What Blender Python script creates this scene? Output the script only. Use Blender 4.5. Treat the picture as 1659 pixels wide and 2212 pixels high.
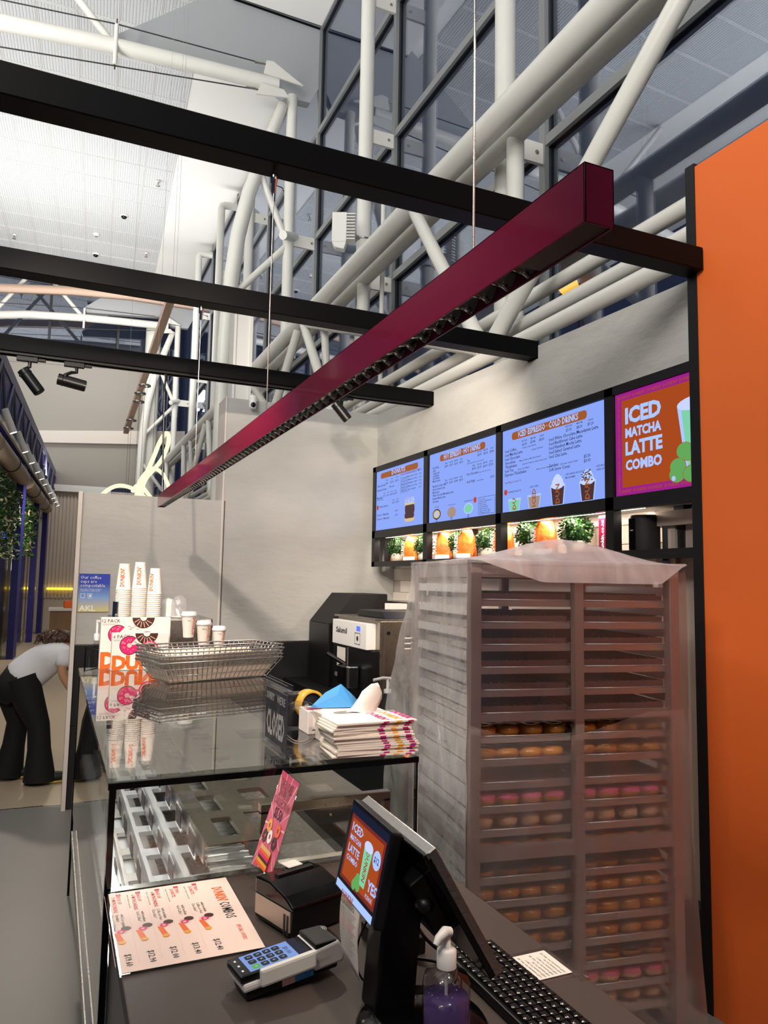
import bpy, bmesh, math, random
from mathutils import Vector, Matrix
random.seed(7)
V=Vector
for o in list(bpy.data.objects): bpy.data.objects.remove(o)
SC=bpy.context.scene
COL=SC.collection
# ---------------------------------------------------------------- camera
W,H=1659,2212
FPX,PITCH,ROLL,YAW,CAMZ=1598.98,0.094375,0.017744,0.416287,1.70
_c,_s=math.cos,math.sin
FW=V((_s(YAW)*_c(PITCH),_c(YAW)*_c(PITCH),_s(PITCH)))
_r=V((_c(YAW),-_s(YAW),0)); _u=_r.cross(FW)
RT=_c(ROLL)*_r+_s(ROLL)*_u; UP=-_s(ROLL)*_r+_c(ROLL)*_u
CAM=V((0,0,CAMZ))
cd=bpy.data.cameras.new('camera'); cam=bpy.data.objects.new('camera',cd); COL.objects.link(cam)
cam.matrix_world=Matrix((( RT.x,UP.x,-FW.x,0),(RT.y,UP.y,-FW.y,0),(RT.z,UP.z,-FW.z,CAMZ),(0,0,0,1)))
cd.sensor_fit='HORIZONTAL'; cd.sensor_width=36; cd.lens=36*FPX/W; cd.clip_start=.05; cd.clip_end=300
SC.camera=cam
def at(x,y,ax,v):
    'where the sight line through a pixel meets the plane ax = v (true distance of the thing)'
    d=(x-W/2)*RT-(y-H/2)*UP+FPX*FW
    i='XYZ'.index(ax); t=(v-CAM[i])/d[i]
    return CAM+d*t
# ---------------------------------------------------------------- world, exposure
w=bpy.data.worlds.new('dusk'); SC.world=w; w.use_nodes=True
w.node_tree.nodes['Background'].inputs[0].default_value=(.022,.027,.05,1)
w.node_tree.nodes['Background'].inputs[1].default_value=1.0
SC.view_settings.view_transform='Standard'; SC.view_settings.look='None'
SC.view_settings.exposure=0.0; SC.view_settings.gamma=1; SC.view_settings.use_curve_mapping=False
# ---------------------------------------------------------------- large lights
def lamp(name,kind,loc,energy,color=(1,1,1),target=None,size=.1,size_y=None,spot=None,blend=.4):
    l=bpy.data.lights.new(name,kind); l.energy=energy; l.color=color
    o=bpy.data.objects.new(name,l); COL.objects.link(o); o.location=loc
    if kind=='AREA':
        l.size=size
        if size_y: l.shape='RECTANGLE'; l.size_y=size_y
    else: l.shadow_soft_size=size
    if spot: l.spot_size=math.radians(spot); l.spot_blend=blend
    if target is not None:
        o.rotation_euler=(V(target)-V(loc)).to_track_quat('-Z','Y').to_euler()
    return o
WARM=(1,.86,.72); NEUT=(1,.95,.88); COOL=(.93,.97,1)
# hall uplights on top of the shop fronts, washing the white ceiling
lamp('hall_uplight','AREA',(-3.6,9,6.0),950,(1,.985,.95),(-.5,14,12.1),1.2,12)
lamp('hall_uplight','AREA',(-3.8,-2,6.2),1000,(1,.985,.95),(0,1,12.1),1.2,8)
lamp('hall_uplight','AREA',(-3.4,21,6.0),380,(1,.985,.95),(-1,22,12.1),1.2,8)
lamp('hall_uplight','AREA',(1.5,20,7.2),300,(1,.985,.95),(2.4,20,12.1),1.0,9)
# unseen fill from the hall side; the beam spots below throw the wall shadows
lamp('hall_fill','SPOT',(-1.45,.4,3.95),70,WARM,(1.9,5.2,1.7),.12,None,100,.6)
lamp('hall_fill','SPOT',(-3.2,3.0,5.4),160,NEUT,(3.0,9.0,4.2),.09,None,90,.6)
lamp('beam_or_fill_spot','SPOT',(-.32,2.3,3.0),215,WARM,(1.1,6.05,1.6),.03,None,70,.7)
lamp('beam_or_fill_spot','SPOT',(.42,2.3,3.0),130,WARM,(2.1,6.0,2.2),.03,None,70,.7)
lamp('beam_or_fill_spot','SPOT',(1.3,3.6,3.0),120,WARM,(2.6,4.8,2.3),.04,None,90,.8)
# kiosk spots, on near beams in and out of view; last two added fill
lamp('beam_or_fill_spot','SPOT',(.15,2.2,3.0),60,WARM,(.65,3.1,1.0),.04,None,75,.8)
lamp('beam_or_fill_spot','SPOT',(-.2,3.55,3.0),55,WARM,(.8,4.4,1.2),.04,None,80,.6)
lamp('beam_or_fill_spot','SPOT',(1.2,3.55,3.0),45,WARM,(1.3,2.7,1.2),.04,None,80,.6)
lamp('beam_or_fill_spot','SPOT',(-.4,.6,3.0),40,WARM,(.45,1.6,.9),.04,None,70,.6)
lamp('beam_or_fill_spot','SPOT',(1.5,-.6,3.3),68,WARM,(2.5,.9,2.6),.35,None,120,1)
lamp('beam_or_fill_spot','SPOT',(.85,.55,3.0),95,WARM,(1.55,2.1,.9),.05,None,80,.8)  # unseen, added to brighten the rack front and counter
lamp('beam_or_fill_spot','SPOT',(-.15,2.3,3.0),75,WARM,(1.3,2.5,1.1),.04,None,55,.8)  # added to brighten the plastic sheet on the rack's left side
# far end of the hall
lamp('far_downlight','AREA',(1.5,22,9.5),150,NEUT,(1.5,26.9,6.5),3,1)
lamp('far_downlight','SPOT',(-.1,10.5,4.0),260,WARM,(.1,9.4,0),.1,None,120,.7)
lamp('far_downlight','SPOT',(.1,17,4.0),350,WARM,(.2,18,0),.1,None,130,.7)
# ---------------------------------------------------------------- materials
def lin(h):
    h=h.lstrip('#'); r=[int(h[i:i+2],16)/255 for i in (0,2,4)]
    return tuple(c/12.92 if c<=.04045 else ((c+.055)/1.055)**2.4 for c in r)+(1,)
def mat(name,col,rough=.5,metal=0,spec=.5,noise=None,bump=None,emit=None,estr=1,coat=0,alpha=None,trans=0,ior=1.45,brush=None):
    m=bpy.data.materials.new(name); m.use_nodes=True; nt=m.node_tree; b=nt.nodes['Principled BSDF']
    c=lin(col) if isinstance(col,str) else tuple(col)+(1,)
    b.inputs['Base Color'].default_value=c; b.inputs['Roughness'].default_value=rough; b.inputs['Metallic'].default_value=metal
    b.inputs['Specular IOR Level'].default_value=spec; b.inputs['IOR'].default_value=ior
    if coat: b.inputs['Coat Weight'].default_value=coat; b.inputs['Coat Roughness'].default_value=.06
    if trans: b.inputs['Transmission Weight'].default_value=trans
    if alpha is not None: b.inputs['Alpha'].default_value=alpha
    if emit: b.inputs['Emission Color'].default_value=lin(emit) if isinstance(emit,str) else tuple(emit)+(1,); b.inputs['Emission Strength'].default_value=estr
    if noise or bump or brush:
        tc=nt.nodes.new('ShaderNodeTexCoord'); 
        def nz(scale,detail=5,sx=None):
            n=nt.nodes.new('ShaderNodeTexNoise'); n.inputs['Scale'].default_value=scale; n.inputs['Detail'].default_value=detail
            if sx:
                mp=nt.nodes.new('ShaderNodeMapping'); mp.inputs['Scale'].default_value=sx
                nt.links.new(tc.outputs['Object'],mp.inputs[0]); nt.links.new(mp.outputs[0],n.inputs['Vector'])
            else: nt.links.new(tc.outputs['Object'],n.inputs['Vector'])
            return n
        if noise:
            n=nz(noise[0],6,noise[2] if len(noise)>2 else None)
            mx=nt.nodes.new('ShaderNodeMix'); mx.data_type='RGBA'; a=noise[1]
            mx.inputs[6].default_value=tuple(max(0,v*(1-a)) for v in c[:3])+(1,); mx.inputs[7].default_value=tuple(min(1,v*(1+a)) for v in c[:3])+(1,)
            nt.links.new(n.outputs['Fac'],mx.inputs[0]); nt.links.new(mx.outputs[2],b.inputs['Base Color'])
        if bump:
            n=nz(bump[0],8,bump[2] if len(bump)>2 else None); bp=nt.nodes.new('ShaderNodeBump'); bp.inputs['Strength'].default_value=bump[1]; bp.inputs['Distance'].default_value=.02
            nt.links.new(n.outputs['Fac'],bp.inputs['Height']); nt.links.new(bp.outputs[0],b.inputs['Normal'])
        if brush:
            n=nz(brush[0],4,brush[1]); mr=nt.nodes.new('ShaderNodeMapRange'); mr.inputs[3].default_value=rough*.6; mr.inputs[4].default_value=rough*1.5
            nt.links.new(n.outputs['Fac'],mr.inputs[0]); nt.links.new(mr.outputs[0],b.inputs['Roughness'])
    return m
def glassmat(name,tint,refl_ior,rough=0.0,gcol=(1,1,1)):
    m=bpy.data.materials.new(name); m.use_nodes=True; nt=m.node_tree; nt.nodes.remove(nt.nodes['Principled BSDF'])
    t=nt.nodes.new('ShaderNodeBsdfTransparent'); t.inputs[0].default_value=tuple(tint)+(1,)
    g=nt.nodes.new('ShaderNodeBsdfGlossy'); g.inputs['Roughness'].default_value=rough; g.inputs[0].default_value=tuple(gcol)+(1,)
    f=nt.nodes.new('ShaderNodeFresnel'); f.inputs[0].default_value=refl_ior
    geo=nt.nodes.new('ShaderNodeNewGeometry')
    # same Fresnel from both sides of a thin sheet
    x=nt.nodes.new('ShaderNodeMix'); x.data_type='FLOAT'; x.inputs[2].default_value=refl_ior; x.inputs[3].default_value=1/refl_ior
    nt.links.new(geo.outputs['Backfacing'],x.inputs[0]); nt.links.new(x.outputs[0],f.inputs[0])
    mx=nt.nodes.new('ShaderNodeMixShader'); nt.links.new(f.outputs[0],mx.inputs[0]); nt.links.new(t.outputs[0],mx.inputs[1]); nt.links.new(g.outputs[0],mx.inputs[2])
    nt.links.new(mx.outputs[0],nt.nodes['Material Output'].inputs[0]); return m
def filmmat(name,body,white,rough,scale,tint=(1,1,1),wr=.5):
    'thin wrinkled polythene: part clear, part milky, part shiny'
    m=bpy.data.materials.new(name); m.use_nodes=True; nt=m.node_tree; nt.nodes.remove(nt.nodes['Principled BSDF'])
    tc=nt.nodes.new('ShaderNodeTexCoord'); mp=nt.nodes.new('ShaderNodeMapping'); mp.inputs['Scale'].default_value=(1,1,.45)
    n=nt.nodes.new('ShaderNodeTexNoise'); n.inputs['Scale'].default_value=scale; n.inputs['Detail'].default_value=6; n.inputs['Distortion'].default_value=1.2
    nt.links.new(tc.outputs['Object'],mp.inputs[0]); nt.links.new(mp.outputs[0],n.inputs['Vector'])
    bp=nt.nodes.new('ShaderNodeBump'); bp.inputs['Strength'].default_value=wr; bp.inputs['Distance'].default_value=.03; nt.links.new(n.outputs['Fac'],bp.inputs['Height'])
    t=nt.nodes.new('ShaderNodeBsdfTransparent'); t.inputs[0].default_value=tuple(tint)+(1,)
    rf=nt.nodes.new('ShaderNodeBsdfRefraction'); rf.inputs['Roughness'].default_value=rough; rf.inputs['IOR'].default_value=1.03; rf.inputs[0].default_value=tuple(tint)+(1,)
    d=nt.nodes.new('ShaderNodeBsdfDiffuse'); d.inputs[0].default_value=tuple(body)+(1,)
    tl=nt.nodes.new('ShaderNodeBsdfTranslucent'); tl.inputs[0].default_value=tuple(body)+(1,)
    g=nt.nodes.new('ShaderNodeBsdfGlossy'); g.inputs['Roughness'].default_value=.16
    for k in (d,g): nt.links.new(bp.outputs[0],k.inputs['Normal'])
    a=nt.nodes.new('ShaderNodeMixShader'); a.inputs[0].default_value=.35; nt.links.new(d.outputs[0],a.inputs[1]); nt.links.new(tl.outputs[0],a.inputs[2])
    c0=nt.nodes.new('ShaderNodeMixShader'); c0.inputs[0].default_value=.85 if rough>.1 else 0; nt.links.new(t.outputs[0],c0.inputs[1]); nt.links.new(rf.outputs[0],c0.inputs[2])
    mr=nt.nodes.new('ShaderNodeMapRange'); mr.inputs[1].default_value=.35; mr.inputs[2].default_value=.75; mr.inputs[3].default_value=white*.7; mr.inputs[4].default_value=min(1,white*1.5); nt.links.new(n.outputs['Fac'],mr.inputs[0])
    b=nt.nodes.new('ShaderNodeMixShader'); nt.links.new(mr.outputs[0],b.inputs[0]); nt.links.new(c0.outputs[0],b.inputs[1]); nt.links.new(a.outputs[0],b.inputs[2])
    e=nt.nodes.new('ShaderNodeMixShader'); e.inputs[0].default_value=.10; nt.links.new(b.outputs[0],e.inputs[1]); nt.links.new(g.outputs[0],e.inputs[2])
    nt.links.new(e.outputs[0],nt.nodes['Material Output'].inputs[0]); return m
M={}
def dm(k,*a,**b): M[k]=mat(k,*a,**b)
dm('plaster','#b5b3ad',.7,noise=(2.3,.17,(1,1,1.6)),bump=(7,.35,(1,1,2.2))); dm('plaster_edge','#d6cdc4',.6)
dm('white_steel','#d9d7cf',.32,noise=(3,.05)); dm('white_paint','#e9e7e1',.5); dm('ceiling_white','#f0efea',.7); dm('panel_white','#dedfde',.6,noise=(2,.04))
dm('rib_grey','#cfd1d2',.6); dm('fascia_grey','#a3a5a8',.6,noise=(1,.04))
dm('mullion','#8b8d8d',.4,metal=.3); dm('mullion_dark','#3a3a3c',.4)
dm('black_steel','#030304',.5,spec=.15,noise=(8,.3)); dm('black_frame','#151416',.45); dm('black_plastic','#0c0c0e',.38); dm('black_gloss','#070708',.12); dm('dark_grey','#2b2a2b',.5)
dm('magenta','#7e0f37',.22,coat=.6); dm('louvre_black','#0a0a0b',.08,coat=1)
dm('orange_panel','#e06a2c',.55,noise=(1.2,.05)); dm('tile_dark','#232225',.35,noise=(5,.15)); dm('tile_white','#f1e6da',.18); dm('grout','#b9b0a6',.8); dm('grout_dark','#3a393b',.8)
dm('steel','#b6b1ab',.28,metal=1,brush=(40,(1,1,14))); dm('steel_warm','#a79c8e',.3,metal=1,brush=(30,(1,12,1))); dm('chrome','#d8d8d8',.08,metal=1); dm('alu','#c9c6c2',.36,metal=.85,noise=(6,.08)); dm('alu_bright','#eceef0',.3,metal=.75)
dm('beige_steel','#c2b1a2',.4,metal=.3); dm('counter','#4c423d',.55,noise=(14,.06)); dm('counter_side','#1a1b1d',.3,noise=(3,.1)); dm('floor_grey','#767470',.42,noise=(2.5,.07)); dm('floor_wood','#a79882',.4,noise=(1.1,.22,(1.2,.35,1)),bump=(10,.08))
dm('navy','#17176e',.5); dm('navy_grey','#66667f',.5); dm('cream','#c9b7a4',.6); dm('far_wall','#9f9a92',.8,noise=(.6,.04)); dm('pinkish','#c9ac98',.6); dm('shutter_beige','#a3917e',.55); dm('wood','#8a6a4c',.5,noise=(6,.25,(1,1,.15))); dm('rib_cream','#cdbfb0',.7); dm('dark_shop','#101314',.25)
dm('paper','#f3ebe2',.7); dm('paper_pink','#fadfd2',.6); dm('cup_white','#f6ece2',.55); dm('box_white','#f7ede6',.5); dm('white_plastic','#ecebe8',.35); dm('print_orange','#f06a1d',.5); dm('print_pink','#e2216f',.5); dm('print_magenta','#c01a7c',.5); dm('print_black','#1d1a1b',.6); dm('print_brown','#4a2618',.5); dm('print_grey','#8d8884',.6); dm('print_white','#f5f2ee',.5); dm('print_red','#d8223a',.5); dm('print_yellow','#f2a93b',.5); dm('print_pale','#f7c9c0',.5); dm('cream_dough','#e0b070',.6)
dm('bag_orange','#ef7a2a',.5,bump=(18,.5)); dm('leaf','#1b3d13',.5,noise=(20,.5)); dm('leaf_light','#3a6522',.5); dm('pot','#cfc6b6',.7); dm('stem','#5b4a30',.8)
dm('flower','#c9c09a',.7); dm('sign_dark','#4b4a4c',.5); dm('hair','#4c362b',.45,noise=(60,.4)); dm('skin','#b98a6c',.5,noise=(12,.06)); dm('shirt','#dfe0e4',.85,bump=(7,.5)); dm('jeans','#08080a',.8,noise=(30,.4)); dm('sole','#b39a4c',.6); dm('shoe','#0d0d0e',.6)
dm('rubber_yellow','#dfae3a',.3); dm('glove_blue','#4aa0e6',.5); dm('tissue','#efe8e4',.9); dm('clip_wood','#9c6b3a',.5); dm('purple_liquid','#6d58a0',.15,trans=.55,ior=1.33)
dm('donut_glazed','#b8792f',.3,noise=(14,.3),coat=.5); dm('donut_pale','#d9b08a',.55,noise=(20,.12)); dm('donut_choc','#4a2113',.3); dm('donut_pink','#e06a8e',.35); dm('rack_alu','#a89a96',.42,metal=.6,noise=(5,.1)); dm('paper_liner','#f0d8c8',.8); dm('soft_dark','#1a1717',.7); dm('pan_brown','#5b3f3a',.5,noise=(9,.2)); dm('tint_dark','#2b1f1e',.5)
M['pane']=glassmat('pane',(.74,.78,.82),2.6,0,(.86,.90,1.0)); M['case_glass']=glassmat('case_glass',(.93,.95,.94),1.55); M['top_glass']=glassmat('top_glass',(.80,.83,.82),1.75); M['acrylic']=glassmat('acrylic',(.97,.97,.975),1.4); M['clear_plastic']=glassmat('clear_plastic',(.86,.85,.84),1.45,.08)
M['dome']=filmmat('dome',(.9,.88,.86),.35,0,8)
M['film_side']=filmmat('film_side',(.95,.92,.91),.34,.05,6,wr=.9); M['film_front']=filmmat('film_front',(.72,.62,.62),.05,.16,3,(.93,.89,.89),.5); M['film_low']=filmmat('film_low',(.80,.70,.69),.13,.3,4,(.98,.94,.93),.9); M['film_top']=filmmat('film_top',(.74,.67,.69),.55,.1,5,wr=.5)
def em(k,col,s=1): M[k]=mat(k,(0,0,0),.4,emit=col,estr=s,spec=.1)
em('screen_blue','#8fabff',.95); em('screen_orange','#a8481c',1); em('screen_purple','#9c2088',1); em('screen_text','#23233f',1); em('screen_pill','#a1592c',1); em('screen_light','#c9d6ff',1); em('screen_green','#63a85a',1); em('screen_mint','#7fd0a8',1); em('screen_brown','#4b3236',1); em('screen_tan','#a58e86',1); em('screen_red','#c0432f',1); em('screen_white','#a9c4ff',1.05); em('screen_plum','#7a2c66',1); em('screen_key','#2c3038',1); em('screen_term','#7f9bd8',1); em('screen_dim','#7c2b26',.9); em('screen_navy','#1a2038',.8); em('screen_cream','#d8c08a',1)
em('led','#fff3dc',6); em('neon','#fdfbd0',1.15); em('spot_face','#fff6e6',5); em('cove','#ffd23c',2.2); em('lamp_amber','#ffb324',3.0); em('blue_led','#3a4bff',3)
# ---------------------------------------------------------------- helpers
WL={}
class MB:
    def __init__(s,m=None): s.v=[];s.f=[];s.mi=[];s.sm=[];s.mats=[];s.cur=0; s.smooth=False; s.tf=None; s.use(m or 'white_paint')
    def use(s,m):
        m=M[m] if isinstance(m,str) else m
        if m not in s.mats: s.mats.append(m)
        s.cur=s.mats.index(m); return s
    def add(s,vs,fs,smooth=None):
        k=len(s.v)
        s.v+= [s.tf@V(p) for p in vs] if s.tf is not None else [V(p) for p in vs]
        for f in fs: s.f.append([i+k for i in f]); s.mi.append(s.cur); s.sm.append(s.smooth if smooth is None else smooth)
        return s
    def box(s,x0,x1,y0,y1,z0,z1):
        return s.add([(x,y,z) for x in(x0,x1) for y in(y0,y1) for z in(z0,z1)],[(0,1,3,2),(4,6,7,5),(0,4,5,1),(2,3,7,6),(0,2,6,4),(1,5,7,3)],False)
    def obox(s,c,ax,ay,az):
        c,ax,ay,az=V(c),V(ax),V(ay),V(az)
        return s.add([c+i*ax+j*ay+k*az for i in(-1,1) for j in(-1,1) for k in(-1,1)],[(0,1,3,2),(4,6,7,5),(0,4,5,1),(2,3,7,6),(0,2,6,4),(1,5,7,3)],False)
    def bar(s,p,q,w,h,up=(0,0,1)):
        p,q=V(p),V(q); d=(q-p); l=d.length/2; d=d.normalized(); a=d.cross(V(up))
        a=a.normalized() if a.length>1e-5 else d.cross(V((1,0,0))).normalized()
        return s.obox((p+q)/2,d*l,a*w/2,d.cross(a)*h/2)
    def tube(s,pts,r,n=12,cap=True,closed=False):
        pts=[V(p) for p in pts]; N=len(pts); rr=r if isinstance(r,(list,tuple)) else [r]*N
        t0=(pts[1]-pts[0]).normalized(); a=t0.orthogonal().normalized(); vs=[];fs=[]
        for i,p in enumerate(pts):
            if closed: t=(pts[(i+1)%N]-pts[i-1]).normalized()
            else: t=(pts[min(i+1,N-1)]-pts[max(i-1,0)]).normalized()
            a=(a-t*a.dot(t)).normalized(); b=t.cross(a)
            for k in range(n):
                g=2*math.pi*k/n; vs.append(p+(a*math.cos(g)+b*math.sin(g))*rr[i])
        for i in range(N if closed else N-1):
            j=(i+1)%N
            for k in range(n): fs.append((i*n+k,i*n+(k+1)%n,j*n+(k+1)%n,j*n+k))
        s.add(vs,fs,True)
        if cap and not closed: s.add(vs[:n],[tuple(reversed(range(n)))],False); s.add(vs[-n:],[tuple(range(n))],False)
        return s
    def cyl(s,p,q,r,n=16,r2=None): return s.tube([p,q],[r,r if r2 is None else r2],n)
    def lathe(s,prof,c=(0,0,0),n=24,ax=None,cap=False):
        c=V(c); vs=[];fs=[]
        R=V((0,0,1)).rotation_difference(V(ax)).to_matrix() if ax is not None else Matrix.Identity(3)
        for r,z in prof:
            for k in range(n): g=2*math.pi*k/n; vs.append(c+R@V((r*math.cos(g),r*math.sin(g),z)))
        for i in range(len(prof)-1):
            for k in range(n): fs.append((i*n+k,i*n+(k+1)%n,(i+1)*n+(k+1)%n,(i+1)*n+k))
        s.add(vs,fs,True)
        if cap: s.add(vs[:n],[tuple(reversed(range(n)))],False); s.add(vs[-n:],[tuple(range(n))],False)
        return s
    def poly(s,pts): return s.add(pts,[tuple(range(len(pts)))],False)
    def prism(s,pts,vec):
        pts=[V(p) for p in pts]; n=len(pts); vec=V(vec)
        return s.add(pts+[p+vec for p in pts],[tuple(reversed(range(n))),tuple(range(n,2*n))]+[(i,(i+1)%n,n+(i+1)%n,n+i) for i in range(n)],False)
    def ball(s,c,r,n=16,sc=(1,1,1),seg=None):
        m=seg or n//2; vs=[];fs=[];c=V(c)
        for i in range(m+1):
            t=math.pi*i/m
            for k in range(n): g=2*math.pi*k/n; vs.append(c+V((r*sc[0]*math.sin(t)*math.cos(g),r*sc[1]*math.sin(t)*math.sin(g),r*sc[2]*math.cos(t))))
        for i in range(m):
            for k in range(n): fs.append((i*n+k,(i+1)*n+k,(i+1)*n+(k+1)%n,i*n+(k+1)%n))
        return s.add(vs,fs,True)
    def torus(s,c,R,r,n=20,k=10,ax=None,sz=1):
        c=V(c); vs=[];fs=[]
        Q=V((0,0,1)).rotation_difference(V(ax)).to_matrix() if ax is not None else Matrix.Identity(3)
        for i in range(n):
            g=2*math.pi*i/n
            for j in range(k):
                h=2*math.pi*j/k; rr=R+r*math.cos(h); vs.append(c+Q@V((rr*math.cos(g),rr*math.sin(g),r*sz*math.sin(h))))
        for i in range(n):
            for j in range(k): fs.append((i*k+j,((i+1)%n)*k+j,((i+1)%n)*k+(j+1)%k,i*k+(j+1)%k))
        return s.add(vs,fs,True)
    def disc(s,o,ux,uy,r,n=20,r0=0,a0=0,a1=2*math.pi,sy=1):
        o,ux,uy=V(o),V(ux),V(uy); A=[a0+(a1-a0)*i/n for i in range(n+1)]
        if r0<=0: return s.poly([o]*(0)+[o+ux*r*math.cos(a)+uy*r*sy*math.sin(a) for a in (A[:-1] if abs(a1-a0)>6.28 else A)])
        vs=[o+ux*q*math.cos(a)+uy*q*sy*math.sin(a) for a in A for q in(r0,r)]
        return s.add(vs,[(2*i,2*i+1,2*i+3,2*i+2) for i in range(n)],False)
    def rect(s,o,ux,uy,w,h,r=0):
        'flat rectangle, o = lower left'
        o,ux,uy=V(o),V(ux),V(uy)
        if not r: return s.poly([o,o+ux*w,o+ux*w+uy*h,o+uy*h])
        p=[]
        for cx,cy,a in((w-r,h-r,0),(r,h-r,90),(r,r,180),(w-r,r,270)):
            for k in range(5): g=math.radians(a+22.5*k); p.append(o+ux*(cx+r*math.cos(g))+uy*(cy+r*math.sin(g)))
        return s.poly(p)
    def text(s,t,o,ux,uy,size,bold=0,align='L',fit=None,fn=None,sp=1,res=1):
        vs,fs,wd,x0=glyphs(t,bold,sp,res)
        k=size; kx=size if fit is None else fit/max(wd,1e-6)
        off={'L':0,'C':wd/2,'R':wd}[align]
        if fn is None:
            o,ux,uy=V(o),V(ux),V(uy); P=[o+ux*((x-x0-off)*kx)+uy*(y*k) for x,y in vs]
        else: P=[fn((x-x0-off)*kx,y*k) for x,y in vs]
        return s.add(P,fs,False)
    def build(s,name,parent=None,loc=None,bevel=0,seg=2,local=False,weld=False):
        base=V((0,0,0))
        if parent is not None: base=WL.get(parent.name,V((0,0,0)))
        elif loc is not None: base=V(loc)
        elif s.v and not local:
            xs=[p.x for p in s.v];ys=[p.y for p in s.v];zs=[p.z for p in s.v]
            base=V(((min(xs)+max(xs))/2,(min(ys)+max(ys))/2,min(zs)))
        me=bpy.data.meshes.new(name)
        vs=s.v if (local) else [p-base for p in s.v]
        me.from_pydata([tuple(p) for p in vs],[],s.f)
        for m in s.mats: me.materials.append(m)
        me.polygons.foreach_set('material_index',s.mi); me.polygons.foreach_set('use_smooth',s.sm)
        if bevel or weld:
            bm=bmesh.new(); bm.from_mesh(me)
            if weld: bmesh.ops.remove_doubles(bm,verts=bm.verts,dist=1e-5)
            if bevel:
                es=[e for e in bm.edges if len(e.link_faces)==2 and e.calc_face_angle(0)>.6]
                bmesh.ops.bevel(bm,geom=es,offset=bevel,segments=seg,affect='EDGES',profile=.6,clamp_overlap=True)
            bm.to_mesh(me); bm.free()
        me.update()
        o=bpy.data.objects.new(name,me); COL.objects.link(o)
        if parent is not None: o.parent=parent; WL[o.name]=V(base)
        else: o.location=base; WL[o.name]=V(base)
        return o
_g={}
def glyphs(t,bold,sp,res):
    k=(t,bold,sp,res)
    if k in _g: return _g[k]
    c=bpy.data.curves.new('t','FONT'); c.body=t; c.size=1; c.offset=bold; c.space_character=sp; c.resolution_u=res; c.fill_mode='FRONT'
    o=bpy.data.objects.new('t',c); COL.objects.link(o)
    me=bpy.data.meshes.new_from_object(o)
    vs=[(v.co.x,v.co.y) for v in me.vertices]; fs=[tuple(p.vertices) for p in me.polygons]
    bpy.data.objects.remove(o); bpy.data.curves.remove(c); bpy.data.meshes.remove(me)
    x0=min([v[0] for v in vs] or [0]); x1=max([v[0] for v in vs] or [1])
    _g[k]=(vs,fs,x1-x0,x0); return _g[k]
def thing(name,label,cat,loc=(0,0,0),rotz=0,group=None):
    o=bpy.data.objects.new(name,None); COL.objects.link(o); o.location=loc; o.rotation_euler=(0,0,rotz); o.empty_display_size=.05
    o['label']=label; o['category']=cat
    if group: o['group']=group
    WL[o.name]=V(loc); return o
def tag(o,label,cat,group=None):
    o['label']=label; o['category']=cat
    if group: o['group']=group
    return o
def struct(name,mb,bevel=0):
    o=mb.build(name,bevel=bevel); o['kind']='structure'; return o
def sthing(name,loc=(0,0,0)):
    o=bpy.data.objects.new(name,None); COL.objects.link(o); o.location=loc; o['kind']='structure'; WL[o.name]=V(loc); return o
def dup(root,loc,label=None,rotz=None,group=None):
    r=root.copy(); COL.objects.link(r); r.location=loc
    if rotz is not None: r.rotation_euler=(0,0,rotz)
    WL[r.name]=V(loc)
    if label: r['label']=label
    if group: r['group']=group
    for ch in list(root.children):
        c=ch.copy(); COL.objects.link(c); c.parent=r
        for g in list(ch.children):
            d=g.copy(); COL.objects.link(d); d.parent=c
    return r
def inst(me_obj,parent,loc,rot=(0,0,0)):
    'another copy of a part (shared mesh) inside the same parent; loc is a shift from the source'
    c=me_obj.copy(); COL.objects.link(c); c.parent=parent; c.location=V(me_obj.location)+V(loc); c.rotation_euler=rot; return c
X_,Y_,Z_=V((1,0,0)),V((0,1,0)),V((0,0,1))
# ================================================================ STRUCTURE
struct('floor',MB('floor_grey').box(-3,4.1,-3,6.2,-.1,0))
struct('floor',MB('floor_wood').box(-3,4.1,6.2,28,-.1,0))
struct('floor',MB('dark_grey').box(4.2,9,-5,28,-.1,0))
struct('trim_1',MB('steel').box(-3,.15,6.19,6.21,0,.003))
# ceiling with ribbed acoustic panels
ce=struct('ceiling',MB('ceiling_white').box(-8,4.2,-6,27.3,12.13,12.25))
tm=MB('panel_white'); TW,TL=.73,1.0
tm.box(.004,TW-.004,.006,TL-.006,.020,.03); tm.box(.004,.02,.006,TL-.006,.002,.02).box(TW-.02,TW-.004,.006,TL-.006,.002,.02).box(.02,TW-.02,.006,.026,.002,.02).box(.02,TW-.02,TL-.026,TL-.006,.002,.02); tm.use('rib_grey')
for k in range(12):
    x=.022+k*(TW-.044)/12; d=(TW-.044)/12
    tm.prism([(x+.006,.03,.020),(x+d-.012,.03,.020),(x+d-.018,.03,.004),(x+.012,.03,.004)],(0,TL-.06,0))
t0=tm.build('ceiling_panel',ce,local=True); 
rot=-math.radians(2.84); R2=Matrix.Rotation(rot,3,'Z'); base0=WL[ce.name]; org=V((2.06,14.9,0)); first=True
for i in range(8):
    for j in range(-13,11):
        q=org+R2@V((-(i+1)*TW,j*TL,0))
        if q.y>25.6 or q.y<1.2: continue
        o=t0 if first else t0.copy()
        if not first: COL.objects.link(o)
        first=False; o.parent=ce; o.location=V((q.x,q.y,12.10))-base0; o.rotation_euler=(0,0,rot)
# lower smooth soffit along the glass, near bay
struct('trim_2',MB('ceiling_white').box(2.32,3.97,-5,12.2,11.9,12.12))
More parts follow.
